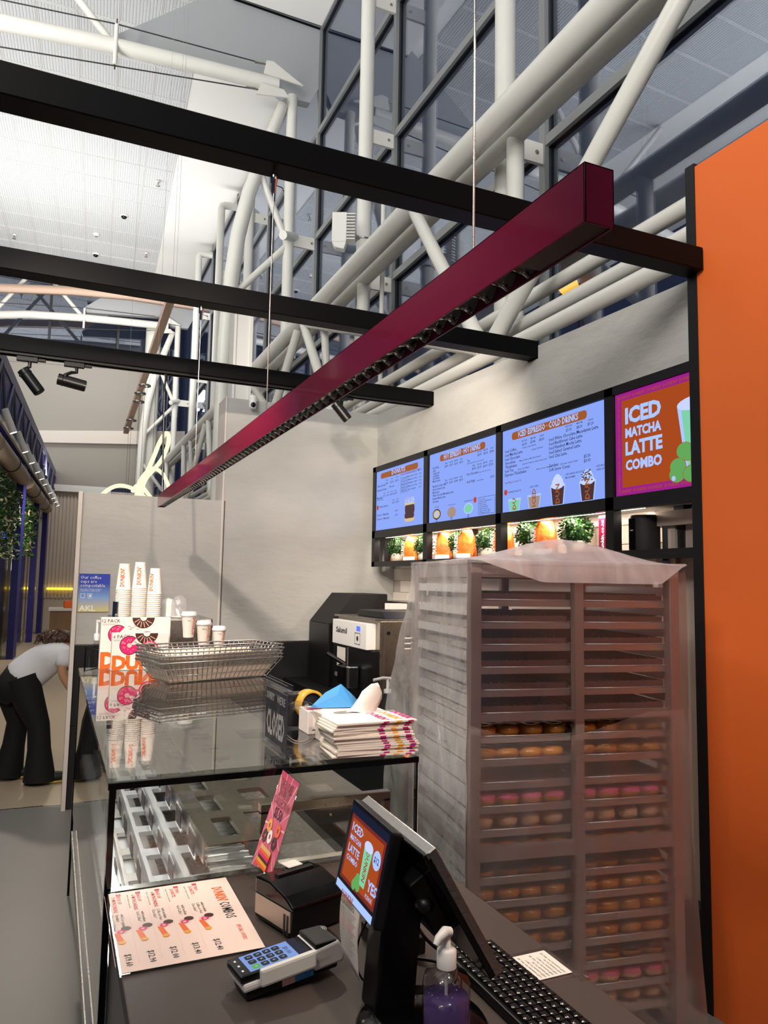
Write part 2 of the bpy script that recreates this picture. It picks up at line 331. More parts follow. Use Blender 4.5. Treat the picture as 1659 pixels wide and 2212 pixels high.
# grey wedge fascias at the two trusses
def fascia(dy,n):
    P=[(.444,10.6),(2.26,12.12),(3.97,12.12),(3.97,10.74),(3.81,10.40),(3.32,10.37),(3.13,10.47),(3.08,10.66),(.52,10.43)]
    struct(n,MB('fascia_grey').prism([(x,12.28+dy,z) for x,z in P],(0,.18,0)))
fascia(0,'trim_3'); fascia(13.55,'trim_4')
struct('trim_5',MB('black_steel').bar((2.33,12.26,11.9),(3.95,12.26,11.88),.03,.02))
# glazed wall
gw=sthing('window_1',(4,10,0))
YS=[-1.4+3.42*k for k in range(9)]; ZS=[1.75,3.8,5.82,7.86,9.86,11.9]
for y in YS:
    m=MB('mullion').box(3.955,4.0,y-.045,y+.045,0,12.05); m.use('mullion_dark').box(4.0,4.10,y-.03,y+.03,0,12.05); m.build('mullion',gw)
for z in ZS:
    for a,b in zip(YS,YS[1:]):
        m=MB('mullion').box(3.96,4.0,a+.045,b-.045,z-.05,z+.05); m.use('mullion_dark').box(4.0,4.08,a+.03,b-.03,z-.03,z+.03); m.build('transom',gw)
for a,b in zip(YS,YS[1:]):
    for z,z2 in zip(ZS,ZS[1:]):
        MB('pane').box(4.03,4.042,a+.03,b-.03,z+.03,z2-.03).build('pane',gw)
struct('wall_right',MB('dark_grey').box(4.0,4.15,-5,27,0,1.7))
# kiosk walls
pl=sthing('wall_back',(1.4,6.1,0))
MB('plaster').box(.165,1.245,6.05,6.17,1.19,2.34).build('panel_low',pl)
MB('plaster').box(1.235,2.78,6.052,6.32,1.19,3.205).build('panel_tall',pl)
MB('grout_dark').box(.165,2.78,6.058,6.17,0,1.19).build('tile_backing',pl)
MB('plaster_edge').box(1.222,1.235,6.045,6.33,1.19,3.21).build('end_trim',pl)
MB('plaster_edge').box(.137,.166,6.02,6.18,0,2.345).build('end_trim',pl)
MB('steel').box(.17,2.6,6.048,6.058,1.185,1.197).build('tile_trim',pl)
MB('black_steel').box(1.243,1.247,6.045,6.05,1.2,2.34).build('joint',pl)
ts=None
tb=MB('tile_dark').box(.171,.765,6.046,6.058,.003,.593).build('tile',pl,bevel=.002,seg=1)
for i in range(5):
    for j in range(2):
        if i or j:
            if i<4: inst(tb,pl,(i*.6,0,j*.594))
wr=sthing('wall_right',(2.7,4,0))
MB('plaster').prism([(2.6,2.3,2.69),(2.6,6.052,2.69),(2.6,6.052,3.21),(2.6,2.3,3.105)],(.18,0,0)).build('bulkhead',wr)
MB('grout').box(2.785,2.9,2.0,6.06,0,3.0).build('tile_backing',wr)
tile=None
for j in range(10):
    for i in range(13):
        y1=6.05-i*.303+(-.15 if j%2 else 0); y0=y1-.3
        if y1>6.05 : y1=6.05
        if y0<2.62: continue
        z=1.1+j*.103
        if tile is None: tile=MB('tile_white').box(2.777,2.787,y0,y1,z,z+.1).build('tile',wr,bevel=.003,seg=1); ty,tz=y0,z
        else: inst(tile,wr,(0,y0-ty,z-tz))
# orange end panel with black edge
op=sthing('wall_front',(2.55,1,0))
MB('orange_panel').box(2.5,2.6,-1.2,2.312,0,3.56).build('panel',op)
MB('black_frame').box(2.494,2.64,2.312,2.362,0,3.575).build('edge_trim',op)
# cool-room door frame behind the rack
dj=sthing('door_1',(2.66,2.5,0))
for a,b,m,x in ((2.70,2.665,'chrome',2.655),(2.665,2.63,'beige_steel',2.665),(2.63,2.52,'beige_steel',2.69),(2.52,2.485,'beige_steel',2.665),(2.485,2.36,'steel_warm',2.70)):
    MB(m).box(x,2.78,b,a,.32,2.06).build('jamb_strip',dj)
MB('beige_steel').box(2.64,2.78,2.36,2.78,1.99,2.06).build('head',dj)
struct('baseboard_right',MB('black_plastic').box(2.62,2.78,2.36,2.8,.12,.32))
# back benches of the kiosk
b=MB('black_plastic').box(.22,1.0,4.56,5.25,0,.93); tag(b.build('back_bench',bevel=.004),'black bench behind the glass display case carrying the coffee machine','bench')
b=MB('black_plastic').box(1.78,2.77,3.9,6.04,0,.9); tag(b.build('corner_bench',bevel=.004),'black corner bench under the soft serve machine','bench')
# ---------------------------------------------------------------- far end of the hall
fw=sthing('wall_far',(1,27,0))
MB('far_wall').prism([(-2.6,27,4.6),(2.75,27,4.8),(2.75,27,9.2),(-2.6,27,9.2)],(0,.2,0)).build('upper_panel',fw)
MB('rib_cream').box(-2,4,26.7,26.9,0,4.6).build('lower_panel',fw)
rb=MB('rib_cream').box(-.40,-.33,26.66,26.7,1.0,4.5).build('rib',fw)
for k in range(1,16): inst(rb,fw,(k*.11,0,0))
MB('white_paint').box(-.5,1.6,26.5,26.72,4.5,4.72).build('cornice',fw)
MB('plaster_edge').prism([(-.85,26.8,6.1),(4.0,26.8,6.45),(4.0,26.8,6.95),(-.85,26.8,6.5)],(0,.18,0)).build('band',fw)
MB('far_wall').prism([(-2.2,26.96,8.75),(1.4,26.96,8.95),(1.4,26.96,8.99),(-2.2,26.96,8.79)],(0,.06,0)).build('seam',fw)
fg=sthing('window_2',(1,27.1,9.4))
MB('pane').box(-4,4,27.25,27.27,9.0,12.1).build('pane',fg); MB('pane').box(2.75,4,27.25,27.27,.0,9.0).build('pane',fg)
for x in (-3,-.6,1.6,3.7): MB('mullion_dark').box(x-.04,x+.04,27.0,27.12,9.3,12.1).build('mullion',fg)
struct('trim_6',MB('pinkish').tube([(-5,25.5,9.9),(-2.05,25.5,10.67),(0,25.5,10.95),(1.8,25.5,11.1),(3.9,25.5,11.12)],.16,4))
lg=thing('bench_seat','low far wooden servery with orange cushions against the ribbed wall','bench',(.4,24,0))
MB('wood').box(-.05,1.0,23.2,24.2,0,.72).build('front',lg); MB('white_paint').box(-.09,1.0,23.15,24.2,.72,.79).build('ledge',lg); MB('print_orange').box(.3,.95,23.4,23.9,.79,1.0).build('cushion',lg,bevel=.04)
tag(MB('cove').box(-.2,1.4,26.55,26.6,1.26,1.33).build('cove_light'),'yellow cove light strip glowing on the ribbed far wall','light')
# ---------------------------------------------------------------- shop front on the left, seen along its face
def F(y,z,d=0): return V((-.70+.0545*(y-17)+d,y,z))
lf=sthing('wall_left',(-.9,14,0))
MB('navy').prism([F(7.5,4.3),F(28,4.3),F(28,5.0),F(7.5,5.0)],(-.2,0,0)).build('truss_backing',lf)
MB('navy_grey').prism([F(7.5,5.0,-.22),F(7.5,5.0,.02),F(7.5,5.22,.02),F(7.5,5.22,-.22)],F(28,5.0)-F(7.5,5.0)).build('top_chord',lf)
MB('navy').prism([F(7.5,4.2,-.2),F(7.5,4.2,.02),F(7.5,4.3,.02),F(7.5,4.3,-.2)],F(28,5.0)-F(7.5,5.0)).build('bottom_chord',lf)
y=8.6; up=False
while y<27:
    MB('navy_grey').cyl(F(y,5.0 if up else 4.3,.03),F(y+.8,4.3 if up else 5.0,.03),.025,6).build('web_rod',lf)
    if up: MB('navy_grey').cyl(F(y,4.3,.03),F(y,5.0,.03),.014,6).build('web_rod',lf)
    y+=.8; up=not up
for (ya,yb) in ((8.0,8.25),(12.3,12.5),(17.0,17.6),(21.2,21.5),(24.3,24.9)):
    MB('navy').prism([F(ya,0,.02),F(yb,0,.02),F(yb,4.0,.02),F(ya,4.0,.02)],(-.13,0,0)).build('post',lf)
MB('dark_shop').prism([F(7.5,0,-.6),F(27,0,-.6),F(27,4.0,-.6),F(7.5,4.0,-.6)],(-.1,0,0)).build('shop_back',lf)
MB('shutter_beige').prism([F(7.5,3.6,-.25),F(27,3.6,-.25),F(27,4.2,-.25),F(7.5,4.2,-.25)],(-.1,0,0)).build('header',lf)
for (ya,yb) in ((8.3,12.3),(12.6,17.0),(17.7,21.2),(21.6,24.3)):
    MB('case_glass').prism([F(ya,0.05,-.18),F(yb,.05,-.18),F(yb,3.4,-.18),F(ya,3.4,-.18)],(-.012,0,0)).build('shop_pane',lf)
    MB('shutter_beige').cyl(F(ya+.02,3.72,.0),F(yb-.02,3.72,.0),.15,14).build('shutter_roll',lf)
    MB('steel').prism([F(ya,3.45,-.1),F(yb,3.45,-.1),F(yb,3.55,-.1),F(ya,3.55,-.1)],(-.1,0,0)).build('shutter_guide',lf)
    MB('dark_grey').cyl(F((ya+yb)/2,3.72,0),F((ya+yb)/2+.06,3.72,0),.165,14).build('shutter_clip',lf)
MB('white_steel').prism([F(7.5,4.06,.02),F(26,4.06,.02),F(26,4.14,.02),F(7.5,4.14,.02)],(.04,0,0)).build('light_rail',lf)
k=0
for yy in (12.95,14.9,16.3,17.7,18.9,20.0,22.0,23.4,24.6,25.8):
    p=F(yy,4.12,.1); a=p+V((-.04,-.02,.19)); b_=p+V((.11,.0,-.17))
    t=thing('rail_spotlight',['nearest','second','third','fourth','fifth','sixth','seventh','eighth','ninth','farthest'][k]+' white cylinder spotlight on the shop front rail, counted from the left picture edge','spotlight',p,0,'white spotlights on the shop front rail'); k+=1
    MB('white_paint').cyl(a,b_,.058,14).build('body',t); MB('white_paint').bar(p-V((.08,0,0)),p+V((0,0,.02)),.03,.03).build('arm',t)
    MB('spot_face').cyl(b_,b_+(b_-a).normalized()*.004,.052,14).build('lens',t)
def vines(name,label,y0,y1,z0,z1,n):
    t=thing(name,label,'plant',F((y0+y1)/2,z0,-.12),0,'hanging flower garlands in the shop windows')
    f=MB('leaf'); g=MB('flower')
    for i in range(n):
        yy=random.uniform(y0,y1); zz=z1-abs(random.gauss(0,.45))*(z1-z0); c=F(yy,max(z0,zz),random.uniform(-.15,.04)); r=random.uniform(.03,.07)
        ax=V((random.gauss(0,1),random.gauss(0,1),random.gauss(0,1))).normalized()*r; ay=ax.orthogonal().normalized()*r*.45
        k=g if random.random()<.12 else (f.use('leaf_light') if random.random()<.3 else f.use('leaf'))
        k.add([c-ax,c+ay,c+ax,c-ay],[(0,1,2,3)],False)
    f.build('foliage',t)['kind']='stuff'; g.build('blossom',t)['kind']='stuff'
    MB('stem').cyl(F(y0,z1,-.1),F(y1,z1,-.1),.02,6).build('branch',t)
vines('hanging_plant','hanging garland of leaves and pale flowers in the nearer shop window',12.7,16.9,2.05,3.4,1900)
vines('hanging_plant','hanging garland of leaves and pale flowers in the second shop window, behind the navy post',17.8,21.0,2.2,3.4,1100)
tag(MB('blue_led').ball(F(15.6,2.45,-.12),.05,10).build('fairy_light'),'small blue light glowing under the near flower garland','light')
# ================================================================ STEEL OF THE HALL
st=thing('column_frame','white steel column by the third mullion with curved bow strut, nearer frame under the grey wedge','column',(3.5,12.28,0))
def frame(t):
    MB('white_steel').cyl((3.5,12.28,0),(3.47,12.28,10.42),.095,16).build('column',t)
    pts=[(3.3,12.28,10.2),(3.0,12.28,9.25),(2.74,12.28,8.4),(2.58,12.28,7.6),(2.5,12.28,6.85),(2.45,12.28,6.1),(2.42,12.28,5.2),(2.42,12.28,3.0),(2.42,12.28,0)]
    MB('white_steel').tube(pts,[.09,.115,.125,.13,.13,.13,.13,.13,.13],14).build('bow_tube',t)
    for a,b in (((2.9,12.28,8.9),(3.45,12.28,7.66)),((2.55,12.28,6.55),(3.45,12.28,7.6)),((2.45,12.28,5.6),(3.47,12.28,4.3)),((2.45,12.28,3.6),(3.47,12.28,4.2))): MB('white_steel').cyl(a,b,.06,10).build('web_tube',t)
    MB('white_steel').cyl((3.3,12.0,7.65),(3.6,12.3,7.8),.08,12).build('node',t)
    m=MB('white_steel').box(3.55,3.96,12.26,12.30,7.62,7.84); m.use('steel').cyl((3.9,12.25,7.73),(3.9,12.24,7.73),.02,8); m.build('bracket',t)
frame(st); dup(st,V((3.5,25.85,0)),'white steel column with curved bow strut in the far dark bay, behind the nearer frame')
def column(y,label,top,elbow):
    t=thing('steel_column',label,'column',(3.55,y,0))
    pts=[(3.55,y,0),(3.55,y,top)]+([(3.57,y,top+.06),(3.63,y,top+.1),(3.95,y,top+.12)] if elbow else [])
    MB('white_steel').tube(pts,.098,16).build('shaft',t)
    for z in (5.7,7.75,9.75):
        m=MB('white_steel').box(3.6,3.96,y-.02,y+.02,z-.1,z+.1); m.use('steel').cyl((3.88,y-.022,z),(3.88,y-.03,z),.02,8); m.build('bracket',t)
column(5.44,'round white steel column rising behind the magenta light, nearest of the column row',12,0)
column(8.86,'round white steel column carrying the white wireless unit',12,0)
column(15.7,'white steel column with an elbow at its top, first one beyond the bow strut',11.45,1)
column(19.1,'white steel column with an elbow at its top, second one beyond the bow strut',11.55,1)
column(22.5,'white steel column with an elbow at its top, farthest of the elbowed ones',11.6,1)
column(2.02,'round white steel column behind the menu wall near the orange panel',12,0)
tag(MB('white_steel').cyl((2.72,26.3,0),(2.72,26.3,10.5),.26,18).build('far_column'),'thick pale column at the right end of the plain far wall','column')
# triangular truss along the glass
tg=thing('tube_truss','long white tubular truss running along the glazing above the menu wall','truss',(3,7,3.3))
MB('white_steel').cyl((3.0,-1,5.345),(3.0,26,5.345),.108,18).build('top_chord',tg)
MB('white_steel').cyl((3.33,-1,5.47),(3.33,26,5.47),.1,16).build('top_chord',tg)
MB('white_steel').cyl((3.12,-1,3.82),(3.12,26,3.82),.052,14).build('bottom_chord',tg)
MB('white_steel').cyl((2.95,-1,3.54),(2.95,26,3.54),.05,14).build('bottom_chord',tg)
MB('white_steel').cyl((2.75,-1,3.315),(2.75,26,3.315),.05,14).build('bottom_chord',tg)
for top,bot in ((2.35,4.42),(6.2,4.5),(9.7,4.46),(9.7,7.6),(13.2,11.3),(9.9,11.2),(16.7,14.8),(13.4,14.7),(20.2,18.3),(17,18.2),(23.5,21.5)):
    MB('white_steel').cyl((3.0,top,5.3),(2.76,bot,3.38),.062,12).build('brace',tg)
for y in (8.9,12.4,15.9,19.3): MB('white_steel').cyl((3.02,y,5.3),(3.12,y,3.85),.05,12).build('post',tg)
for y in (4.95,8.3): MB('white_steel').cyl((3.33,y,5.45),(3.33,y,2.0),.075,12).build('post',tg)
MB('white_steel').cyl((3.5,8.1,6.4),(3.5,8.1,3.3),.03,8).build('conduit',tg)
# arched roof truss
def roof_truss(dy,label):
    t=thing('roof_truss',label,'truss',(0,12.0+dy,10.3))
    y=12.0+dy
    MB('white_steel').tube([(-5.5,y,9.2),(-3,y,9.72),(-1.2,y,10.05),(.4,y,10.2),(1.6,y,10.27),(3.12,y,10.34)],.122,16).build('bottom_chord',t)
    for a,b in (((.37,10.25),(-1.35,12.1)),((-2.2,9.95),(-.75,12.1)),((-2.3,9.95),(-3.9,12.0))):
        MB('white_steel').cyl((a[0],y,a[1]),(b[0],y,b[1]),.062,12).build('web',t)
    for x,z in ((.44,10.24),(-2.25,9.92)):
        MB('white_steel').cyl((x,y-.1,z+.26),(x,y-.1,z-.42),.035,10).build('strut',t); MB('dark_grey').cyl((x,y-.1,z+.36),(x,y-.1,z-.5),.01,6).build('pin',t)
    for s,pts in ((1,[(-5,9.95),(.44,10.51),(2.93,10.6)]),(-1,[(-5,9.1),(.44,9.8),(2.8,10.1)])):
        MB('dark_grey').tube([(x,y-.1,z) for x,z in pts],.011,6).build('cable',t)
        x,z=pts[-1]; MB('steel').cyl((x-.25,y-.1,z-.02),(x-.08,y-.1,z),.022,8).build('turnbuckle',t); MB('chrome').torus((x,y-.1,z),.035,.016,10,6,(0,1,0)).build('shackle',t)
    MB('white_steel').prism([(2.88,y-.12,10.66),(3.0,y-.12,10.68),(3.55,y-.12,10.40),(2.84,y-.12,10.42)],(0,.03,0)).build('end_plate',t)
    MB('white_steel').prism([(2.8,y-.12,10.22),(3.2,y-.12,10.22),(3.3,y-.12,10.1),(2.72,y-.12,10.0)],(0,.03,0)).build('end_plate',t)
roof_truss(0,'white arched roof truss with stay cables across the upper left, ending at the grey wedge')
roof_truss(13.75,'white zigzag roof truss far back in front of the dark gable window')
# small fittings under the ceiling
for (x,y,l,dark) in ((213,207,'white smoke detector nearest on the ribbed ceiling, just above the first black beam',0),(208,507,'white smoke detector low on the ribbed ceiling between the two dark domes',0)):
    p=at(x,y,'Z',12.08); t=thing('smoke_detector',l,'detector',p)
    MB('white_paint').lathe([(.10,.03),(.1,0),(.075,-.02),(.06,-.05),(0,-.055)],p,16).build('body',t); MB('print_grey').lathe([(.05,-.053),(.045,-.062),(0,-.064)],p,12).build('vent',t)
for (x,y,l) in ((268,467,'dark camera dome upper right on the ribbed ceiling'),(207,550,'dark camera dome lower left on the ribbed ceiling')):
    p=at(x,y,'Z',12.08); t=thing('dome_camera',l,'camera',p); MB('white_paint').lathe([(.11,.03),(.11,0),(.085,-.02)],p,16).build('ring',t); MB('black_gloss').ball(p+V((0,0,-.02)),.08,14,(1,1,.8)).build('dome',t)
for (x,y,l) in ((342,393,'ceiling sprinkler nearest the smooth white ceiling strip'),(316,548,'ceiling sprinkler at the far right of the ribbed ceiling'),(31,508,'ceiling sprinkler at the left edge of the picture')):
    p=at(x,y,'Z',12.08); t=thing('sprinkler',l,'sprinkler',p); MB('steel').cyl(p+V((0,0,.03)),p-V((0,0,.1)),.02,8).build('pipe',t); MB('steel').lathe([(.0,-.10),(.05,-.105),(.05,-.112),(0,-.115)],p,10).build('deflector',t); MB('white_paint').lathe([(.055,.02),(.05,-.01),(0,-.012)],p,10).build('plate',t)
# wireless unit on the second column
p=V((3.2,8.72,6.28)); t=thing('wireless_unit','white finned wireless unit clamped to the second column','antenna',p)
m=MB('white_paint'); m.tf=Matrix.Translation(p)@Matrix.Rotation(math.radians(-25),4,'Z')
m.box(-.14,.05,-.06,.06,-.2,.2).prism([(-.14,-.06,-.2),(.05,-.06,-.2),(.02,-.06,-.30),(-.10,-.06,-.27)],(0,.12,0)); m.build('housing',t,bevel=.012)
for k in range(9):
    f=MB('white_paint'); f.tf=m.tf; f.box(.05,.16,-.07,.07,-.17+k*.042,-.155+k*.042); f.build('fin',t)
MB('steel').torus((3.55,8.86,6.25),.105,.012,18,6).build('clamp',t); MB('steel').torus((3.55,8.86,6.05),.105,.012,18,6).build('clamp',t); MB('steel').bar((3.28,8.76,6.25),(3.46,8.83,6.25),.05,.05).build('arm',t)
# square white post beyond the tall panel
t=thing('square_post','square flanged white post standing behind the tall grey panel','post',(1.44,6.52,0)); MB('white_paint').box(1.365,1.505,6.45,6.59,0,4.25).build('shaft',t); MB('white_paint').box(1.35,1.372,6.43,6.61,0,4.25).build('flange',t); MB('white_paint').box(1.498,1.52,6.43,6.61,0,4.25).build('flange',t)
# suspended rail with rings and drop wires in the far bay
t=thing('suspended_rail','slanting pale suspended rail with ring collars and thin drop wires','rail',(1.2,13,5.2))
a,b=at(380,612,'X',1.2),at(272,932,'X',1.2); MB('pinkish').bar(a,b,.1,.1).build('beam',t)
for x,y in ((340,770),(313,833),(300,868),(284,908),(278,925),(303,850)):
    q=at(x,y,'X',1.2); MB('steel').torus(q,.085,.016,14,6).build('collar',t); MB('dark_grey').cyl(q,q-V((0,0,1.6)),.0028,5).build('drop_wire',t)
for q in (a,b): MB('steel').cyl(q,V((q.x,q.y,12.13)),.0025,4).build('hanger',t)
# amber lamp outside the glass
p=at(1228,622,'X',5.2); t=thing('outdoor_lamp','amber lamp glowing outside the glass behind the truss','lamp',p); MB('lamp_amber').lathe([(.0,.12),(.09,.1),(.12,0),(.05,-.09),(0,-.1)],p,14).build('bulb',t); MB('wood').box(p.x+.15,p.x+.2,p.y-.35,p.y+.35,p.z-.3,p.z+.5).build('back_board',t); MB('dark_grey').cyl(p+V((0,0,.1)),p+V((.17,0,.25)),.02,8).build('arm',t); MB('dark_grey').cyl(V((p.x+.175,p.y,0)),p+V((.175,0,.2)),.04,8).build('pole',t)
# ================================================================ KIOSK OVERHEAD
def beam(y,x1,label,cap):
    t=thing('ceiling_beam',label,'beam',(0,y,3.065))
    MB('black_steel').box(-3,x1,y-.05,y+.05,3.068,3.17).build('hollow_section',t,bevel=.004,seg=1)
    if cap: MB('black_steel').box(x1,x1+.003,y-.05,y+.05,3.062,3.17).build('end_cap',t)
    if y<4: return t
    m=MB('black_plastic'); m.box(-3,x1-.01,y-.035,y-.022,3.056,3.07); m.box(-3,x1-.01,y+.022,y+.035,3.056,3.07); m.build('track_lip',t)
beam(2.32,2.495,'black ceiling beam nearest the camera, running into the orange panel edge',0)
beam(3.67,2.597,'middle black ceiling beam ending at the grey wall top',1)
beam(5.02,2.597,'farthest black ceiling beam carrying the black track spotlights',1)
# pendant light
pd=thing('linear_pendant','long magenta linear pendant light with black louvres hanging on wires','light',(.603,2.8,2.152))
y0,y1,xa,xb,za,zb=.709,4.9,.58,.627,2.152,2.231
m=MB('magenta'); m.box(xa,xa+.003,y0,y1,za,zb).box(xb-.003,xb,y0,y1,za,zb).box(xa,xb,y0,y1,zb-.003,zb).box(xa,xb,y0,y0+.003,za,zb).box(xa,xb,y1-.003,y1,za,zb); m.build('housing',pd,bevel=.0008,seg=1)
MB('black_plastic').box(xa+.003,xb-.003,y0+.003,.86,za+.002,za+.006).build('end_cover',pd)
MB('black_gloss').box(xa+.003,xb-.003,.86,y1-.003,za+.022,za+.025).build('tray',pd)
lv=MB('louvre_black'); n=5; vs=[];fs=[]
for i in range(n+1):
    u=i/n; s=math.sin(math.pi*u)*.011
    for k,(yy,zz) in enumerate(((-.026,.021),(-.012,.007),(0,.002),(.012,.007),(.026,.021))): vs.append((xa+.004+u*(xb-xa-.008),yy,za+zz+(s if 0<k<4 else 0)*.6))
for i in range(n):
    for k in range(4): fs.append((i*5+k,(i+1)*5+k,(i+1)*5+k+1,i*5+k+1))
lv.add([V(p)+V((0,.89,0)) for p in vs],fs,True); l0=lv.build('louvre',pd)
k=1
while .89+k*.056<y1-.03: inst(l0,pd,(0,k*.056,0)); k+=1
for yy,zt in ((1.018,4.4),(2.325,3.065),(3.675,3.065)):
    MB('steel').cyl((.603,yy,zb),(.603,yy,zt),.0022,6).build('suspension_wire',pd)
    if zt<4:
        m=MB('chrome'); m.lathe([(.012,0),(.012,-.03),(.008,-.034),(.008,-.062),(.004,-.066)],(.603,yy,zt-.008),12); m.tube([(.611,yy,zt-.045),(.63,yy-.004,zt-.05),(.637,yy-.004,zt-.062)],.002,6); m.build('wire_gripper',pd)
MB('black_plastic').tube([(.612,5.0,3.06),(.606,4.985,3.03),(.597,4.98,2.9),(.603,4.97,2.7),(.606,4.93,2.4),(.604,4.89,zb)],.006,8).build('power_cable',pd)
MB('steel').cyl((.6,4.86,zb),(.6,5.0,3.06),.0022,6).build('suspension_wire',pd)
# track spotlights on the far beam
def spot(px,label,a,b,knee):
    y=5.02; c=V((px,y,3.056)); t=thing('track_spotlight',label,'spotlight',c,0,'black spotlights on the far beam')
    a=V(a);b=V(b);d=(b-a).normalized()
    m=MB('black_plastic').box(px-.075,px+.045,y-.018,y+.018,3.026,3.056).box(px+.045,px+.09,y-.012,y+.012,3.034,3.052); m.build('adapter',t,bevel=.002,seg=1)
    mid=a+(b-a)*.25
    MB('black_plastic').tube([(px,y,3.03),(px,y,2.995),V(knee),mid+V((0,-.03,.03)),mid],.0115,8).build('arm',t)
    m=MB('black_plastic').cyl(a,b,.036,20); m.build('barrel',t)
    MB('black_gloss').cyl(b,b+d*.004,.032,18).build('lens',t); MB('black_plastic').torus(a+d*.03,.0365,.0025,20,6,d).build('seam_ring',t)
    MB('black_plastic').cyl(a+d*.05+V((-.035,-.01,0)),a+d*.05+V((-.05,-.012,0)),.008,8).build('knob',t)
spot(-.21,'left black track spotlight tilted steeply down, left end of the far beam',(-.245,5.0,2.965),(-.145,4.99,2.835),(-.238,5.02,2.975))
spot(.06,'black track spotlight lying nearly level beside the steep left one',(-.045,5.0,2.935),(.115,4.99,2.905),(.03,5.02,2.99))
spot(1.865,'black track spotlight behind the magenta light, above the grey partition',(1.80,4.99,2.99),(1.895,4.97,2.875),(1.855,5.02,3.0))
# security camera
t=thing('security_camera','small white security camera on top of the tall grey panel','camera',(1.433,5.99,3.11))
MB('white_plastic').lathe([(0,.115),(.022,.113),(.030,.10),(.030,.02),(.026,.005),(0,0)],(1.433,5.985,3.115),18).build('body',t)
MB('black_gloss').ball((1.433,5.958,3.145),.022,14,(1,.5,1)).build('lens',t); MB('white_plastic').box(1.42,1.446,5.98,6.05,3.2,3.225).build('mount',t)
# neon loop lamp beyond the partition
t=thing('neon_lamp','glowing white loop tube lamp hanging beyond the low partition','light',(.65,7.5,2.5))
def sm(pts,n=5):
    pts=[V(p) for p in pts]; out=[]
    for i in range(len(pts)-1):
        p0,p1,p2,p3=pts[max(i-1,0)],pts[i],pts[i+1],pts[min(i+2,len(pts)-1)]
        for k in range(n):
            u=k/n; out.append(.5*((2*p1)+(p2-p0)*u+(2*p0-5*p1+4*p2-p3)*u*u+(3*p1-p0-3*p2+p3)*u**3))
    return out+[pts[-1]]
N=lambda l,y: [at(a,b,'Y',y+.03*math.sin(i*1.7)) for i,(a,b) in enumerate(l)]
MB('neon').tube(sm(N([(212,1078),(228,1062),(245,1052),(262,1049),(283,1054),(303,1066),(318,1080)],7.6)),.019,10).build('loop',t)
MB('neon').tube(sm(N([(297,1085),(303,1060),(318,1020),(333,985),(345,955),(357,937),(364,940),(363,960),(352,988),(336,1010),(318,1030),(308,1052),(306,1085)],7.5)),.021,10).build('loop',t)
MB('neon').tube(sm(N([(293,1085),(298,1050),(312,1025),(330,1012),(350,1022),(362,1045),(372,1075),(374,1090)],7.45)),.019,10).build('loop',t)
MB('neon').tube(sm(N([(286,1062),(294,1050),(306,1050),(316,1062),(330,1080),(338,1090)],7.55)),.018,10).build('loop',t)
for x,y in ((358,937),(330,1012)):
    q=at(x,y,'Y',7.5); MB('steel').cyl(q,V((q.x,q.y,12.13)),.0016,4).build('drop_wire',t)

# ================================================================ MENU WALL
mf=thing('menu_board','black steel menu frame with display shelf along the grey wall','frame',(2.6,4,1.83))
XF=2.5
for a,b,n in ((2.648,2.692,'top_rail'),(2.073,2.137,'middle_rail'),(1.83,1.872,'bottom_rail')):
    MB('black_frame').box(XF,XF+.045,2.36,5.905,a,b).build(n,mf)
for y in (5.875,4.9,3.9,2.89): MB('black_frame').box(XF,XF+.05,y-.03,y+.03,1.83 if y>2.5 else 2.07,2.69).build('post',mf)
MB('black_frame').box(XF+.045,2.776,2.36,5.905,1.845,1.868).build('shelf',mf)
MB('white_paint').box(XF+.045,2.776,2.36,5.905,2.085,2.10).build('soffit',mf)
MB('black_frame').box(XF+.05,2.6,2.36,5.905,2.66,2.69).build('top_plate',mf)
MB('black_frame').box(2.62,2.776,5.88,5.905,1.85,2.69).build('side_plate',mf)
for y in (4.55,2.62): MB('black_frame').box(2.68,2.73,y-.03,y+.03,1.868,2.085).build('rear_post',mf)
MB('led').box(2.585,2.60,2.75,5.8,2.078,2.0845).build('led_strip',mf)
for ya,yb in ((2.8,4.2),(4.2,5.8)): lamp('shelf_led','AREA',(2.60,(ya+yb)/2,2.07),9,(1,.87,.72),(2.66,(ya+yb)/2,1.8),yb-ya,.03)
SX=XF+.012; UX,UY=V((0,-1,0)),V((0,0,1))
class Scr:
    'a lit menu screen; u metres from its left edge, v metres down from its top'
    def __init__(s,y1,y0,label,base,wfull=None):
        s.y1,s.y0,s.zt,s.zb=y1,y0,2.6455,2.1395; s.t=thing('menu_screen',label,'screen',(SX,(y0+y1)/2,s.zb))
        MB('black_gloss').box(SX,SX+.035,y0-.018,y1+.018,s.zb-.003,s.zt+.003).build('bezel',s.t)
        MB(base).box(SX-.002,SX,y0,y1,s.zb,s.zt).build('panel',s.t); s.m={}
        s.w=y1-y0; s.h=s.zt-s.zb
    def P(s,u,v,d=1): return V((SX-.002-.0007*d,s.y1-u,s.zt-v))
    def g(s,n,m):
        if n not in s.m: s.m[n]=MB(m)
        return s.m[n].use(m)
    def txt(s,t,u,v,size,m='screen_text',al='L',fit=None,bold=.012,n='lettering',d=2): s.g(n,m).text(t,s.P(u,v,d),UX,UY,size,bold,al,fit)
    def pill(s,t,u0,u1,v0,v1,size,fit):
        s.g('title_pill','screen_pill').rect(s.P(u0,v1,1),UX,UY,u1-u0,v1-v0,(v1-v0)*.45)
        s.g('title','screen_white').text(t,s.P((u0+u1)/2,v1-(v1-v0)*.2,2),UX,UY,size,.03,'C',fit)
    def done(s):
        for n,m in s.m.items(): m.build(n.split('#')[0],s.t)
